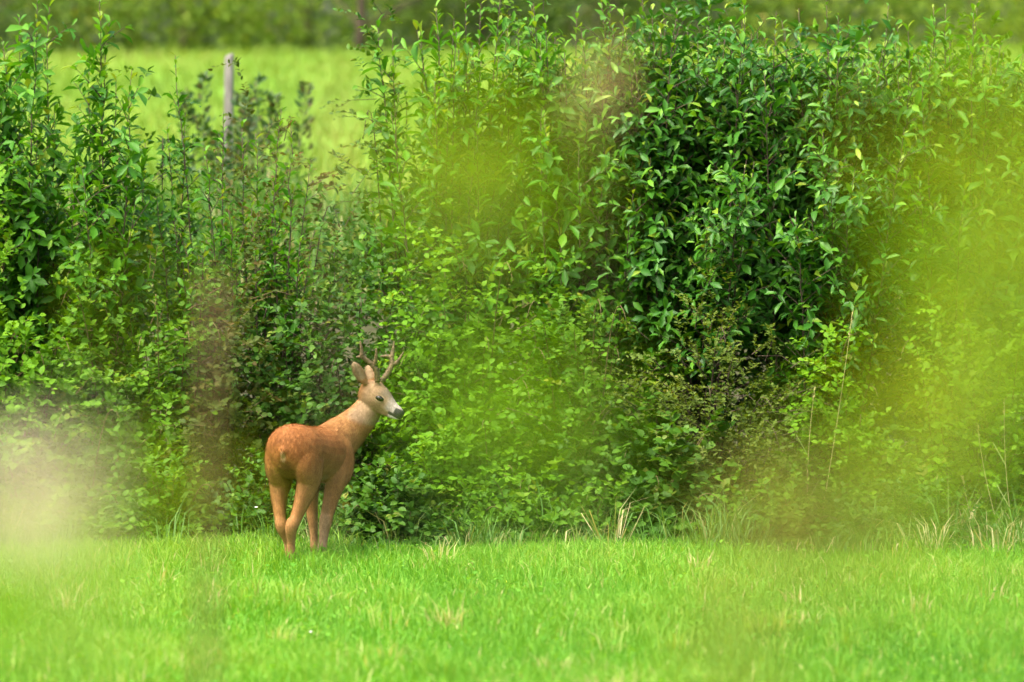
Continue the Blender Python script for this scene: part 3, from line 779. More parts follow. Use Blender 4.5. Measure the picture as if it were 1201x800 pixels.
    # tail stub
    loft(a, [dl(-.345, 0, .645), dl(-.376, 0, .62), dl(-.380, 0, .59)], [.020, .020, .008], [.018, .018, .008], LEFT, 10)
    tmp = bpy.data.objects.new('tmp', a.mesh('tmp', []))
    col.objects.link(tmp)
    md = tmp.modifiers.new('r', 'REMESH'); md.mode = 'VOXEL'; md.voxel_size = .0055
    ms = tmp.modifiers.new('s', 'SMOOTH'); ms.factor = .5; ms.iterations = 7
    bpy.context.view_layer.update()
    me = bpy.data.meshes.new_from_object(tmp.evaluated_get(bpy.context.evaluated_depsgraph_get()))
    bpy.data.objects.remove(tmp)
    me.name = 'body'
    n = len(me.vertices)
    co = np.empty(n * 3, np.float32); me.vertices.foreach_get('co', co); co = co.reshape(-1, 3).astype(float)
    # coat colours, patch by patch
    C = np.tile(np.array([.215, .083, .019]), (n, 1))
    def mix(wt, c):
        nonlocal C
        wt = np.clip(wt, 0, 1)[:, None]
        C = C * (1 - wt) + np.asarray(c) * wt
    q = co - np.array([0, 0, 0])
    xl = (q[:, 0]) * math.sin(TH) + q[:, 1] * math.cos(TH) - .3      # along the trunk
    yl = -(q[:, 0]) * math.cos(TH) + q[:, 1] * math.sin(TH)          # to its left
    z = q[:, 2]
    mix(smooth01((.60 - z) / .16) * .75, (.26, .130, .042))          # paler flanks and legs
    mix(smooth01((.30 - z) / .16) * .8, (.27, .150, .060))
    mix(smooth01((.49 - z) / .05) * smooth01((.13 - np.abs(xl + .02)) / .05) * (np.abs(yl) < .08), (.26, .17, .09))     # belly
    dn = np.linalg.norm(q - dl(.40, -.12, .74), axis=1)
    mix(smooth01((.36 - dn) / .28) * .85, (.250, .130, .042))          # neck
    hd = q - O
    s_, u_, v_ = hd @ F, hd @ U, hd @ S
    inhead = smooth01((s_ + .05) / .06) * smooth01((.16 - np.abs(u_)) / .03) * smooth01((.13 - np.abs(v_)) / .03) * (z > .72)
    mix(inhead * .95, (.195, .130, .068))
    mix(inhead * smooth01((u_ - .01) / .04) * smooth01((s_ - .05) / .05) * smooth01((.16 - s_) / .03), (.125, .095, .062))   # grey-brown forehead
    mix(inhead * smooth01((s_ - .115) / .03) * smooth01((u_ + .035) / .02), (.20, .175, .14))                             # grey muzzle
    mix(inhead * smooth01((s_ - .16) / .015) * smooth01((.205 - s_) / .01) * smooth01((u_ + .028) / .012) * .35, (.34, .32, .28))
    mix(inhead * smooth01((s_ - .178) / .008) * smooth01((u_ + .039) / .004) * smooth01((.016 - u_) / .006), (.012, .011, .011))                          # black nose
    mix(inhead * smooth01((s_ - .150) / .010) * smooth01((u_ + .041) / .004) * smooth01((-.018 - u_) / .005), (.02, .017, .016))   # dark lip
    mix(inhead * smooth01((-.036 - u_) / .005) * smooth01((s_ - .15) / .02), (.55, .53, .48))                              # white chin
    mix(smooth01((-.035 - u_) / .02) * inhead * smooth01((.10 - s_) / .05) * .4, (.27, .19, .11))
    de = np.linalg.norm(hd - (F * .085 - S * .05 + U * .017), axis=1)
    mix(smooth01((.026 - de) / .010) * inhead * .8, (.28, .20, .12))   # pale ring round the eye
    for e0, ax_ in ((eb, ax), (eb2, ax2)):
        t_ = ((q - e0) @ ax_) / (ax_ @ ax_)
        dd = np.linalg.norm(q - e0 - np.clip(t_, 0, 1)[:, None] * ax_, axis=1)
        near = smooth01((t_ - .15) / .15) * (dd < .04)
        mix(near, (.18, .11, .055))
        mix(near * smooth01((.020 - dd) / .012) * .8, (.25, .185, .105))
    # rump: small cream tuft, dusky ring beneath
    dr = np.sqrt((yl / .013) ** 2 + ((z - .585) / .030) ** 2)
    mix(smooth01((1.25 - dr) / .5) * (xl < -.33), (.40, .26, .12))
    dk = np.sqrt((yl / .055) ** 2 + ((z - .50) / .07) ** 2)
    mix(smooth01((1.3 - dk) / .7) * (xl < -.2) * .7, (.075, .026, .009))
    mix(smooth01((.11 - z) / .05) * .5, (.10, .060, .032))
    mix(smooth01((.055 - z) / .02), (.035, .026, .02))               # hooves
    ca = me.attributes.new('coat', 'FLOAT_COLOR', 'POINT')
    ca.data.foreach_set('color', np.concatenate([C, np.ones((n, 1))], 1).astype(np.float32).ravel())
    me.polygons.foreach_set('use_smooth', np.ones(len(me.polygons), bool))
    m, nt, out = new_mat('deer_coat')
    L = nt.links.new
    at = nt.nodes.new('ShaderNodeAttribute'); at.attribute_name = 'coat'
    tc = nt.nodes.new('ShaderNodeTexCoord')
    n1 = nt.nodes.new('ShaderNodeTexNoise'); n1.inputs['Scale'].default_value = 150; n1.inputs['Detail'].default_value = 3; n1.inputs['Roughness'].default_value = .7
    mp = nt.nodes.new('ShaderNodeMapping'); mp.inputs['Scale'].default_value = (1, 1, .5); L(tc.outputs['Object'], mp.inputs[0]); L(mp.outputs[0], n1.inputs['Vector'])
    n2 = nt.nodes.new('ShaderNodeTexNoise'); n2.inputs['Scale'].default_value = 22; n2.inputs['Detail'].default_value = 4; L(tc.outputs['Object'], n2.inputs['Vector'])
    r1 = ramp(nt, [(.32, (.66, .62, .60)), (.66, (1.14, 1.14, 1.14))]); L(n1.outputs['Fac'], r1.inputs[0])
    r2 = ramp(nt, [(.3, (.82, .80, .78)), (.7, (1.15, 1.15, 1.15))]); L(n2.outputs['Fac'], r2.inputs[0])
    g1 = nt.nodes.new('ShaderNodeMixRGB'); g1.blend_type = 'MULTIPLY'; g1.inputs[0].default_value = 1; L(at.outputs['Color'], g1.inputs[1]); L(r1.outputs[0], g1.inputs[2])
    g2 = nt.nodes.new('ShaderNodeMixRGB'); g2.blend_type = 'MULTIPLY'; g2.inputs[0].default_value = 1; L(g1.outputs[0], g2.inputs[1]); L(r2.outputs[0], g2.inputs[2])
    p = nt.nodes.new('ShaderNodeBsdfPrincipled'); L(g2.outputs[0], p.inputs['Base Color'])
    p.inputs['Roughness'].default_value = .75; p.inputs['Specular IOR Level'].default_value = .2
    bp = nt.nodes.new('ShaderNodeBump'); bp.inputs['Strength'].default_value = .35; bp.inputs['Distance'].default_value = .004
    L(n1.outputs['Fac'], bp.inputs['Height']); L(bp.outputs[0], p.inputs['Normal']); L(p.outputs[0], out.inputs[0])
    me.materials.clear(); me.materials.append(m)
    body = bpy.data.objects.new('body', me); col.objects.link(body); body.parent = root

    # short coat: fine hairs lying back along the body
    me.calc_loop_triangles()
    tri = np.empty(len(me.loop_triangles) * 3, np.int32); me.loop_triangles.foreach_get('vertices', tri); tri = tri.reshape(-1, 3)
    nv = np.empty(n * 3, np.float32); me.vertices.foreach_get('normal', nv); nv = nv.reshape(-1, 3)
    A_, B_, C_ = co[tri[:, 0]], co[tri[:, 1]], co[tri[:, 2]]
    ar = np.linalg.norm(np.cross(B_ - A_, C_ - A_), axis=1)
    nh = 70000
    ti = rng.choice(len(tri), nh, p=ar / ar.sum())
    r1_, r2_ = rng.random(nh), rng.random(nh); fl = r1_ + r2_ > 1; r1_[fl], r2_[fl] = 1 - r1_[fl], 1 - r2_[fl]
    P = A_[ti] + (B_ - A_)[ti] * r1_[:, None] + (C_ - A_)[ti] * r2_[:, None]
    Nh = unit(nv[tri[ti, 0]])
    kz = smooth01((P[:, 2] - .74) / .14)[:, None]
    flow = kz * (-F[None] * .8 + np.array([[0, 0, -.5]])) + (1 - kz) * (-FWD[None] * .8 + np.array([[0, 0, -.55]]))
    flow = unit(flow - Nh * (flow * Nh).sum(1, keepdims=True) + 1e-5)
    short = np.where(np.linalg.norm(P - (O + F * .12), axis=1) < .15, .45, 1.0) * np.where(P[:, 2] < .28, .6, 1.0)
    short = short * np.where(np.linalg.norm(P - (O + F * .205 - U * .015), axis=1) < .042, .3, 1.0)
    Dh = unit(flow + Nh * .16 + rng.normal(0, .15, (nh, 3)))
    Lh = rng.uniform(.010, .022, nh) * short
    Sh = unit(np.cross(Dh, Nh)) * .0008
    V = np.stack([P - Sh, P + Sh, P + Dh * Lh[:, None]], 1).reshape(-1, 3)
    hm = Acc(); hm.V.append(V); hm.loops.append(np.arange(nh * 3)); hm.sizes.append(np.full(nh, 3)); hm.mats.append(np.zeros(nh, int)); hm.tint.append(np.full(nh * 3, .5)); hm.n = nh * 3
    fm = m.copy(); fm.name = 'deer_hair'
    fn = fm.node_tree; ft = fn.nodes.new('ShaderNodeBsdfTranslucent'); fx = fn.nodes.new('ShaderNodeMixShader'); fx.inputs[0].default_value = .3
    fp = [q_ for q_ in fn.nodes if q_.type == 'BSDF_PRINCIPLED'][0]; fa = [q_ for q_ in fn.nodes if q_.type == 'ATTRIBUTE'][0]
    fn.links.new(fa.outputs['Color'], ft.inputs['Color']); fn.links.new(fp.outputs[0], fx.inputs[1]); fn.links.new(ft.outputs[0], fx.inputs[2])
    fn.links.new(fx.outputs[0], [q_ for q_ in fn.nodes if q_.type == 'OUTPUT_MATERIAL'][0].inputs[0])
    fo_ = hm.build('fur', [fm], root, kind='stuff')
    fo_.data.normals_split_custom_set_from_vertices(np.repeat(unit(Nh + rng.normal(0, .05, (nh, 3))), 3, axis=0).tolist())
    fc = fo_.data.attributes.new('coat', 'FLOAT_COLOR', 'POINT')
    hc = np.repeat(C[tri[ti, 0]] * rng.uniform(.78, 1.08, (nh, 1)), 3, axis=0)
    fc.data.foreach_set('color', np.concatenate([hc, np.ones((nh * 3, 1))], 1).astype(np.float32).ravel())

    # eyes
    em, nt, out = new_mat('deer_eye')
    p = nt.nodes.new('ShaderNodeBsdfPrincipled'); p.inputs['Base Color'].default_value = (.006, .004, .004, 1); p.inputs['Roughness'].default_value = .18; p.inputs['Specular IOR Level'].default_value = .15
    nt.links.new(p.outputs[0], out.inputs[0])
    for sg in (-1, 1):
        c = O + F * .083 + S * .0455 * sg + U * .017
        e = Acc()
        loft(e, [c - F * .026 - U * .004, c - F * .018 - U * .003, c, c + F * .018 + U * .001, c + F * .026], [.002, .011, .0148, .011, .002], [.002, .0105, .0148, .0105, .002], S, 12, 3)
        e.build('eye', [em], root, smooth=True)
    # antlers: three points each, pearled low down
    am = rough_mat('antler', (.030, .020, .009), (.12, .080, .038), 90, .6, .8, stretch=(1, 1, .4))
    def antler(base, pieces):
        e = Acc()
        for pts, r in pieces:
            C = catmull(np.concatenate([np.array(pts), np.array(r)[:, None]], 1), 6)
            jit = 1 + .13 * np.sin(np.arange(len(C)) * 2.3)
            e.tube(C[:, :3], np.maximum(C[:, 3] * jit * 1.12, .0014), 8)
        t = np.linspace(0, 1, 5)
        e.tube(np.stack([base + np.array([0, 0, -.006 + .012 * q_]) for q_ in t]), np.array([.012, .0155, .0165, .0155, .012]), 10)     # the coronet
        e.build('antler', [am], root, smooth=True)
    b1 = O + F * .025 - S * .027 + U * .088; b2 = O + F * .027 + S * .027 + U * .088
    y1, y2 = b1[1], b2[1]
    antler(b1, [([b1, hp(330, 318, y1 - .012), hp(297, 258, y1 - .022), hp(243, 212, y1 - .030), hp(213, 180, y1 - .035), hp(207, 120, y1 - .042), hp(197, 62, y1 - .045)], [.0150, .0140, .013, .0115, .0115, .008, .003]),
                ([hp(300, 262, y1 - .022), hp(318, 225, y1 - .03), hp(325, 175, y1 - .04), hp(325, 118, y1 - .045)], [.0115, .0105, .008, .003]),
                ([hp(222, 190, y1 - .033), hp(196, 188, y1 - .034), hp(166, 192, y1 - .034)], [.010, .008, .003])])
    antler(b2, [([b2, hp(416, 318, y2 + .008), hp(447, 256, y2 + .015), hp(446, 205, y2 + .02), hp(455, 140, y2 + .025), hp(464, 68, y2 + .028)], [.0150, .0140, .014, .012, .0085, .003]),
                ([hp(447, 258, y2 + .015), hp(480, 243, y2 + .012), hp(508, 210, y2 + .01), hp(540, 152, y2 + .005)], [.012, .0105, .008, .003]),
                ([hp(446, 210, y2 + .02), hp(415, 188, y2 + .02), hp(352, 190, y2 + .02)], [.0115, .009, .003])])
build_deer()

# ------------------------------------------------------------------ post, far plants and far trees
def fence_post():
    Y = 52.0
    x = wx(267, Y); gz = float(ground_z(x, Y)); top = wz(64, Y) - gz
    a = Acc()
    zs = np.array([-.25, 0, .3, .6, .9, top - .03, top])
    rr = np.array([.040, .040, .039, .038, .037, .036, .028])
    th = np.arange(12) / 12 * 2 * math.pi
    V = []
    for i, zz in enumerate(zs):
        for t in th:
            k = 1 + .10 * math.cos(2 * t + .6) + .05 * math.sin(5 * t + zz * 1.5) - (.16 if abs(t - 4.7) < .3 else 0)
            V.append((rr[i] * k * math.cos(t) + .012 * zz, rr[i] * k * math.sin(t), zz + (.012 * math.cos(t) if i == 6 else 0)))
    f = [(i * 12 + j, i * 12 + (j + 1) % 12, (i + 1) * 12 + (j + 1) % 12, (i + 1) * 12 + j) for i in range(6) for j in range(12)]
    f.append(tuple(range(72, 84)))
    a.add(V, f)
    o = a.build('fence_post', [M['wood']])
    o.location = (x, Y, gz)
    tag(o, 'weathered grey wooden fence post standing in the pasture beyond the hedge', 'fence post')
fence_post()

def spire_weed(name, label, cat, group, px, py_top, Y, mat, stem, h=None, n=90, r=.05, seed=0, leaf=.05, base_leaf=.16, lean=0.0, lower=.35):
    """upright weed: a stalk, a dense seed spire, a few big leaves below"""
    rl = np.random.default_rng(seed)
    x = wx(px, Y); gz = float(ground_z(x, Y)); H = wz(py_top, Y) - gz
    root = empty(name, (x, Y, gz)); tag(root, label, cat, group)
    pts = bez((0, 0, -.03), (lean * .3, 0, H * .5), (lean, 0, H), 10)
    a = Acc(); a.tube(pts, np.linspace(.008, .003, 10) * (1 if Y > 20 else 1), 5); a.build('stem', [M[stem]], root)
    f = lower + (1 - lower) * rl.random(n)
    P = np.stack([np.interp(f, np.linspace(0, 1, 10), pts[:, k]) for k in range(3)], 1)
    an = rl.uniform(0, 6.28, n); rad = r * (1.15 - f) / (1.15 - lower)
    d = np.stack([np.cos(an), np.sin(an), rl.uniform(.4, 1.2, n)], 1)
    s = Acc(); s.leaves(P + d * rad[:, None] * rl.random((n, 1)), d, rl.normal(0, 1, (n, 3)), leaf * rl.uniform(.6, 1.2, n), leaf * .45 * rl.uniform(.7, 1.2, n), rl.uniform(.2, .8, n), TPL_SMALL if leaf < .03 else TPL)
    s.build('seed_head', [M[mat]], root, kind='stuff')
    for k in range(4):
        q = Acc(); an = k * 1.7 + rl.random(); ff = .08 + .09 * k
        q.leaves([pts[int(ff * 9)]], [(math.cos(an), math.sin(an), .7)], [(-math.cos(an), -math.sin(an), 1.)], [base_leaf * rl.uniform(.7, 1.1)], [base_leaf * .28], [.35], TPL)
        q.build('leaf', [M['dock']], root)

G4 = 'dark dock plants in the pasture'
far_docks = [(240, 93, 46.5, 'dark dock spire just left of the fence post'), (222, 112, 47.5, 'shorter dark dock, second left of the fence post'),
             (283, 105, 46.0, 'dark dock just right of the fence post, lower part leafy'), (305, 95, 47.0, 'tallest dark dock right of the fence post'),
             (322, 112, 46.5, 'broad dark dock, second to last right of the post'), (345, 100, 47.0, 'leaning dark dock, last to the right of the post'),
             (292, 118, 45.0, 'low dark dock between the two docks right of the post'),
             (258, 158, 45.5, 'dock half covering the foot of the post on its left'), (274, 150, 45.2, 'dock half covering the foot of the post on its right')]
for i, (px, py, Y, lb) in enumerate(far_docks):
    spire_weed('dock_plant', lb, 'dock plant', G4, px, py, Y, 'dock', 'green_stem', n=110, r=.10, seed=60 + i, leaf=.075, lean=(.10 if i == 5 else random.uniform(-.03, .03)), lower=.3)

def far_tree(label, px, Y, w_, h_, mat, seed, n=1500, trunk=(.09, 1.2), low=.15):
    rl = np.random.default_rng(seed)
    x = wx(px, Y); gz = float(ground_z(x, Y))
    root = empty('field_tree', (x, Y, gz)); tag(root, label, 'tree', 'trees and bushes along the far side of the pasture')
    a = Acc()
    tp = bez((0, 0, -.1), (rl.normal(0, .1), 0, h_ * .4), (rl.normal(0, .3), rl.normal(0, .2), h_ * .8), 9)
    a.tube(tp, np.linspace(trunk[0], .02, 9), 8)
    for k in range(7):
        f = rl.uniform(.15, .8); p = tp[int(f * 8)]
        an = rl.uniform(0, 6.28); d = np.array([math.cos(an) * w_ * .4, math.sin(an) * w_ * .3, h_ * rl.uniform(.1, .3)])
        a.tube(bez(p, p + d * .5 + np.array([0, 0, .05]), p + d, 5), np.linspace(trunk[0] * .4, .01, 5), 5)
    a.build('trunk', [M['bark']], root)
    nc = 34
    cc = rl.normal(0, 1, (nc, 3)); cc = unit(cc) * rl.random((nc, 1)) ** .4
    cc = cc * np.array([w_ * .5, w_ * .42, h_ * (1 - low) * .5]) + np.array([0, 0, h_ * (low + (1 - low) * .5)])
    ct = rl.normal(0, .16, nc)
    ci = rl.integers(0, nc, n)
    P = cc[ci] + rl.normal(0, 1, (n, 3)) * np.array([.26, .24, .20]) * (w_ / 2.2)
    if low < .1:                                                    # leafy down to the ground
        k = n // 2
        P[:k] = np.stack([rl.uniform(-.62, .62, k) * w_, -w_ * .35 + rl.normal(0, .18, k) + .15 * np.sin(np.arange(k) * .01), rl.uniform(.02, 1.35, k)], 1)
    P[:, 2] = np.maximum(P[:, 2], .05)
    c = Acc()
    c.leaves(P, rl.normal(0, 1, (n, 3)), rl.normal(0, .6, (n, 3)) + np.array([0, -.2, .8]), rl.uniform(.09, .17, n), rl.uniform(.06, .11, n), np.clip(.45 + ct[ci] + rl.normal(0, .1, n), 0, 1), TPL)
    c.build('crown', [M[mat]], root)
fars = [(-40, 'bushy dark tree at the far left end of the tree line', 'far_tree', 3.2, 4.6), (70, 'olive bush behind the second sallow in the tree line', 'far_light', 2.6, 3.6),
        (150, 'dark bush in the tree line left of the fence post', 'far_tree', 2.6, 4.2), (215, 'pale bush in the tree line, just left of the fence post', 'far_light', 2.4, 3.4),
        (290, 'brown-tinged bush right behind the fence post', 'far_light', 2.2, 3.3), (360, 'olive bush left of the bare dark trunk', 'far_light', 2.5, 3.8),
        (422, 'tree with a bare dark trunk at top centre-left', 'far_tree', 3.2, 5.2), (490, 'olive bush right of the bare dark trunk', 'far_light', 2.4, 3.6),
        (560, 'dark bush behind the mid shoots at top centre', 'far_tree', 2.6, 4.0), (640, 'dark bush behind the brownish blur', 'far_tree', 2.8, 4.4),
        (720, 'dark tree behind the first dense sallow', 'far_tree', 2.8, 4.6), (800, 'dark tree behind the middle of the dense sallow', 'far_tree', 2.8, 4.6),
        (880, 'green tree behind the shoots right of the dense sallow', 'far_tree', 2.6, 4.4), (960, 'light green bush near the right end of the tree line', 'far_light', 2.8, 4.0),
        (1050, 'dark tree behind the pale sallow shoots', 'far_tree', 2.8, 4.2), (1140, 'light bush behind the right edge blur', 'far_light', 2.8, 4.0),
        (1230, 'green tree at the far right end of the tree line', 'far_tree', 3.2, 4.6)]
for i, (px, lb, mt, w_, h_) in enumerate(fars):
    tr = i == 6
    far_tree(lb, px, (110.6 if tr else 114) + (i * 7 % 5) * .6, w_, h_, mt, 100 + i, n=1700, trunk=(.10, 1), low=(.30 if tr else .02))
for i in range(10):                                                 # second row behind, closing the line
    far_tree('tall dark tree in the back row of the tree line, ' + ['leftmost', 'second from the left', 'third from the left', 'fourth from the left', 'fifth from the left', 'fifth from the right', 'fourth from the right', 'third from the right', 'second from the right', 'rightmost'][i], -60 + i * 140, 121 + (i * 3 % 4), 4.2, 6.5, 'far_tree', 140 + i, n=1400, trunk=(.14, 1), low=.05)

# ------------------------------------------------------------------ stalks, weeds and flowers at the hedge foot
def stalk(label, p0, p1, Y, seed, head=.12, group='dry grass stalks at the hedge foot', bow=.04, r=.0022):
    rl = np.random.default_rng(seed)
    x = wx(p0[0], Y); gz = float(ground_z(x, Y))
    root = empty('grass_stalk', (x, Y, gz)); tag(root, label, 'grass stalk', group)
    tip = np.array([wx(p1[0], Y) - x, rl.normal(0, .05), wz(p1[1], Y) - gz])
    pts = bez((0, 0, -.02), tip * .55 + np.array([-bow, 0, 0]), tip, 12)
    a = Acc(); a.tube(pts, np.linspace(r, r * .5, 12), 4); a.build('stem', [M['straw']], root)
    n = 26
    f = 1 - head * rl.random(n)
    P = np.stack([np.interp(f, np.linspace(0, 1, 12), pts[:, k]) for k in range(3)], 1)
    d = unit(tip)[None] + rl.normal(0, .25, (n, 3))
    s = Acc(); s.leaves(P, d, rl.normal(0, 1, (n, 3)), rl.uniform(.015, .028, n), rl.uniform(.004, .007, n), rl.uniform(.8, 1, n), TPL_SMALL)
    s.build('seed_head', [M['tall']], root)
    for k in range(2):
        q = Acc(); p = pts[3 + 3 * k]
        q.blades(np.array([p]), np.array([[rl.choice([-1, 1]) * .9, .3]]), np.array([.22]), np.array([.007]), np.array([1.2]), np.array([.7]))
        q.build('leaf', [M['tall']], root)
stalk('long straw stalk leaning right across the dark leaves, tallest of all', (957, 585), (1001, 366), 34.0, 201, bow=-.02)
stalk('thin straw stalk leaning just left of the tallest one', (948, 575), (957, 455), 34.0, 202)
stalk('upright straw stalk at the right edge, nearest the frame side', (1192, 655), (1178, 470), 33.8, 203)
stalk('straw stalk bending left near the right edge, second from the frame side', (1180, 655), (1148, 500), 33.8, 204)
stalk('straw stalk with a drooping tip in the dark gap near the right edge', (1156, 655), (1130, 560), 33.7, 205)
stalk('short straw stalk between the red docks and the dark gap', (1112, 660), (1100, 560), 33.7, 206)
stalk('pale straw stalk sticking up just right of the low bright bramble', (556, 680), (553, 618), 33.4, 207, head=.4)
stalk('pale leaning straw stalk, right of the one by the bright bramble', (586, 680), (592, 632), 33.4, 208, head=.4)
stalk('slanting pale straw stalk below the grey-green bush', (690, 682), (708, 640), 33.3, 209, head=.4)
stalk('pale upright straw tuft stalk below the mid-hedge bramble', (640, 680), (638, 628), 33.4, 210, head=.4)

G5 = 'red-stemmed docks at the hedge foot'
spire_weed('dock_plant', 'reddish dock stalk at the hedge foot, taller of the pair at right', 'dock plant', G5, 1066, 588, 33.6, 'redstem', 'dead_stem', n=60, r=.03, seed=71, leaf=.018, base_leaf=.12)
spire_weed('dock_plant', 'shorter reddish dock stalk just right of the taller one', 'dock plant', G5, 1084, 612, 33.6, 'redstem', 'dead_stem', n=50, r=.03, seed=72, leaf=.018, base_leaf=.12)
spire_weed('dock_plant', 'dark red dock stalk leaning left in the grass near the right edge', 'dock plant', G5, 1124, 640, 33.3, 'redstem', 'dead_stem', n=40, r=.025, seed=73, leaf=.018, base_leaf=.10, lean=-.08)

def flower(name, label, cat, px, py, Y, color, rad, seed, group=None, stem=True, petals=5):
    x = wx(px, Y); gz = float(ground_z(x, Y)); H = max(.03, wz(py, Y) - gz)
    root = empty(name, (x, Y, gz)); tag(root, label, cat, group)
    a = Acc(); a.tube(bez((0, .01, 0), (.008, 0, H * .5), (0, 0, H), 6), np.full(6, .0018), 4); a.build('stem', [M['green_stem']], root)
    key = 'petal_' + name
    if key not in M: M[key] = rough_mat(key, color, tuple(min(.85, c * 1.1) for c in color), 30, .5, 0)
    for k in range(petals):
        an = k * 2 * math.pi / petals + seed
        q = Acc(); q.leaves([(0, 0, H)], [(math.cos(an), math.sin(an) - .4, .55)], [(-math.cos(an), -math.sin(an), 1)], [rad], [rad * .95], [.5], TPL_ROUND)
        q.build('petal', [M[key]], root)
    q = Acc(); q.leaves([(0, 0, H * .4), (0, 0, H * .25)], [(1, .2, .5), (-1, .1, .5)], [(-.5, 0, 1), (.5, 0, 1)], [.05, .05], [.02, .02], [.5, .4], TPL)
    q.build('leaf', [M['bramble']], root)
GF = 'small flowers in the meadow'
flower('buttercup', 'bright yellow buttercup at the very bottom below the deer', 'flower', 278, 796, 24.9, (.75, .52, .02), .016, .2, GF)
flower('clover_flower', 'white clover flower at the bottom edge right of the buttercup', 'flower', 385, 797, 24.9, (.75, .72, .66), .013, .5, GF, petals=7)
flower('clover_flower', 'small white clover flower in the grass below the deer', 'flower', 364, 742, 26.9, (.75, .72, .66), .007, .9, GF, petals=7)
flower('clover_flower', 'faint white clover flower on the grass at far right of centre', 'flower', 758, 676, 31.5, (.75, .72, .66), .010, .3, GF, petals=7)
flower('buttercup', 'tiny yellow buttercup in the grass at mid meadow', 'flower', 593, 694, 30.6, (.75, .52, .02), .010, .8, GF)
flower('bindweed_flower', 'single white bindweed flower in the hedge foot left of the deer legs', 'flower', 300, 596, 33.75, (.62, .62, .60), .014, .4)

# ------------------------------------------------------------------ out-of-focus plants close to the camera
def near_plant(name, label, cat, base_px, Y, blobs, mat, stem, leaf, seed, ratio=.5, group='plants close to the camera', sr=.0022, tpl=TPL):
    """plant rooted in front of the camera: a stem to each leaf cluster, leaves on short twigs; blobs: px, py, radius px, count"""
    rl = np.random.default_rng(seed)
    x = wx(base_px, Y)
    root = empty(name, (x, Y, 0)); tag(root, label, cat, group)
    st = Acc(); fo = Acc()
    for (px, py, rp, n) in blobs:
        y = Y + rl.uniform(-.12, .12)
        k = y / FPX
        c = np.array([wx(px, y) - x, y - Y, wz(py, y)])
        pts = bez((0, 0, -.02), (c[0] * .25, c[1] * .5, c[2] * .7), c, 12)
        st.tube(pts, np.linspace(sr * .4, sr * .15, 12), 5)
        P = c + rl.normal(0, 1, (n, 3)) * rp * k * np.array([.62, .9, .62])
        for q in P:
            j = c + (q - c) * .15 - np.array([0, 0, rp * k * rl.uniform(.1, .5)])
            st.tube(np.stack([j, (j + q) / 2 + np.array([0, 0, .004]), q]), np.array([.0006, .0005, .0004]), 3, cap=False)
        D = unit(P - c + np.array([0, 0, rp * k * .4]) + rl.normal(0, rp * k * .3, (n, 3)))
        Ls = leaf * rl.uniform(.6, 1.25, n)
        fo.leaves(P, D, rl.normal(0, .5, (n, 3)) + np.array([0, -.55, .6]), Ls, Ls * ratio, np.clip(.5 + rl.normal(0, .2, n), 0, 1), tpl)
    st.build('stem', [M[stem]], root)
    fo.build('foliage', [M[mat]], root)

near_plant('leafy_sapling', 'blurred yellow-green sapling filling the right edge', 'sapling', 1420, 2.7,
           [(1195, 270, 85, 28), (1150, 200, 70, 6), (1205, 400, 75, 16), (1125, 330, 70, 5), (1195, 500, 70, 5), (1110, 440, 70, 4), (1200, 140, 55, 6), (1195, 650, 70, 2), (1080, 520, 70, 3)],
           'yellow_leaf', 'green_stem', .032, 301)
near_plant('leafy_sapling', 'blurred yellow-green sapling above the deer at top centre', 'sapling', 560, 2.9,
           [(545, 205, 58, 18), (510, 240, 50, 4), (595, 200, 50, 4), (540, 290, 60, 3)], 'yellow_leaf', 'green_stem', .029, 302)
near_plant('leafy_sapling', 'blurred bright green sapling over the bramble right of the deer', 'sapling', 650, 2.6,
           [(640, 490, 60, 6), (625, 560, 60, 6), (700, 590, 65, 5), (540, 330, 60, 2)], 'lime_leaf', 'green_stem', .030, 303)
near_plant('leafy_sapling', 'blurred green sapling hazing the hedge foot at lower right', 'sapling', 1250, 3.0,
           [(1110, 360, 60, 6), (1060, 440, 60, 6), (1010, 530, 60, 5), (1150, 430, 60, 4), (1110, 710, 70, 5), (980, 740, 70, 4), (1190, 760, 60, 3)], 'lime_leaf', 'green_stem', .028, 304)
near_plant('dead_weed', 'blurred olive-brown withered weed at lower right', 'weed', 930, 3.1,
           [(930, 605, 50, 16), (970, 645, 50, 13), (1020, 570, 45, 8), (1070, 520, 45, 6), (1120, 470, 45, 5), (1010, 660, 45, 8), (880, 670, 50, 7), (870, 745, 45, 10), (855, 795, 45, 10)], 'olive', 'dead_stem', .024, 305)
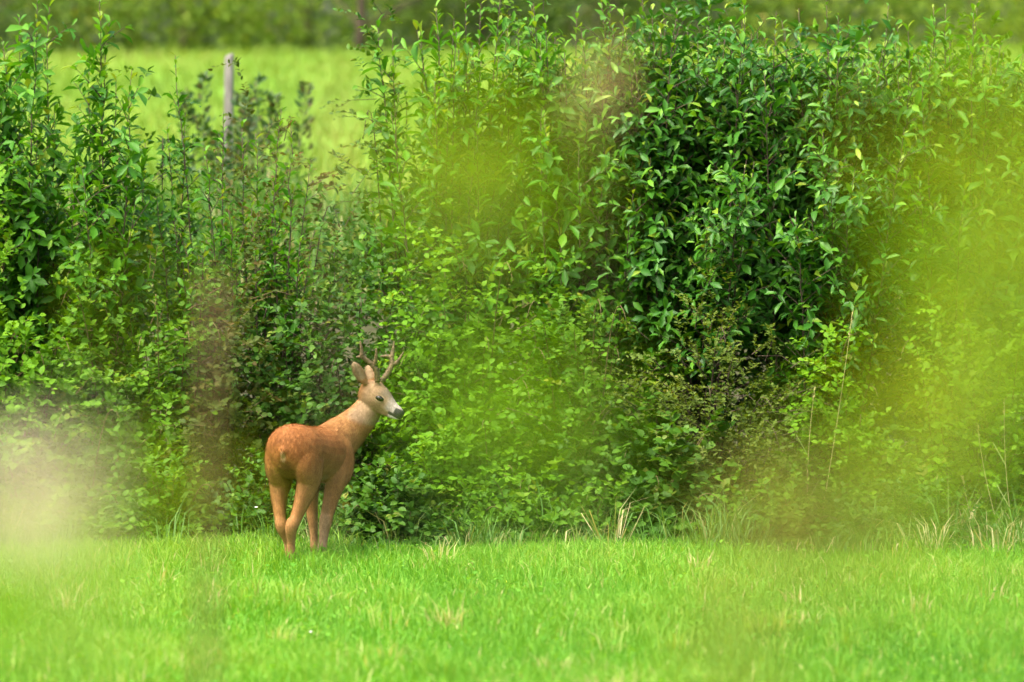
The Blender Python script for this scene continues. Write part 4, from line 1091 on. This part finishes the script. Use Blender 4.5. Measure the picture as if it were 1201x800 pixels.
near_plant('dead_weed', 'blurred tan seed head at top centre over the shoots', 'weed', 690, 6.0,
           [(688, 85, 34, 14), (692, 125, 34, 12), (715, 110, 26, 5)], 'tan', 'straw', .017, 306, sr=.0012)
near_plant('dead_weed', 'blurred tan seed head right of the far fence post', 'weed', 388, 6.0,
           [(383, 150, 30, 8), (378, 195, 30, 7), (392, 115, 24, 3)], 'tan', 'straw', .015, 307, sr=.0012)
near_plant('plume_grass', 'blurred pale beige grass plume at lower left', 'plume grass', 60, 2.8,
           [(62, 565, 32, 7), (48, 605, 36, 10), (15, 650, 38, 6), (80, 595, 30, 2), (45, 765, 40, 2)], 'plume', 'dead_stem', .024, 308)
near_plant('leafy_sapling', 'blurred yellow-green sapling below the pale plume at lower left', 'sapling', -120, 2.8,
           [(90, 645, 58, 10), (125, 610, 50, 4), (60, 700, 55, 6), (150, 520, 70, 3), (160, 430, 60, 1), (150, 740, 60, 2)], 'yellow_leaf', 'green_stem', .028, 309)
near_plant('leafy_sapling', 'blurred dull green sapling in the bottom left corner', 'sapling', -140, 2.6,
           [(35, 735, 50, 6), (5, 690, 45, 3)], 'lime_leaf', 'green_stem', .028, 310)

def dead_stalk():
    Y = 7.2
    x = wx(234, Y)
    root = empty('dead_weed', (x, Y, 0)); tag(root, 'tall dead brown dock stalk, blurred, standing left of the deer', 'weed', 'plants close to the camera')
    rl = np.random.default_rng(77)
    top = wz(325, Y)
    pts = bez((.0, 0, -.03), (-.006, 0, top * .5), (.016, 0, top), 14)
    a = Acc(); a.tube(pts, np.linspace(.0110, .0050, 14), 7); a.build('stem', [M['dead_stem']], root)
    n = 58
    z = rl.uniform(wz(600, Y), top, n)
    P = np.stack([np.interp(z, pts[:, 2], pts[:, 0]), np.zeros(n), z], 1)
    an = rl.uniform(0, 6.28, n)
    d = np.stack([np.cos(an), np.sin(an), rl.uniform(.2, 1.2, n)], 1)
    s = Acc(); s.leaves(P + d * rl.random((n, 1)) * .022, d, rl.normal(0, 1, (n, 3)), rl.uniform(.009, .018, n), rl.uniform(.005, .010, n), rl.uniform(0, .6, n), TPL_SMALL)
    s.build('seed_head', [M['dead']], root)
dead_stalk()
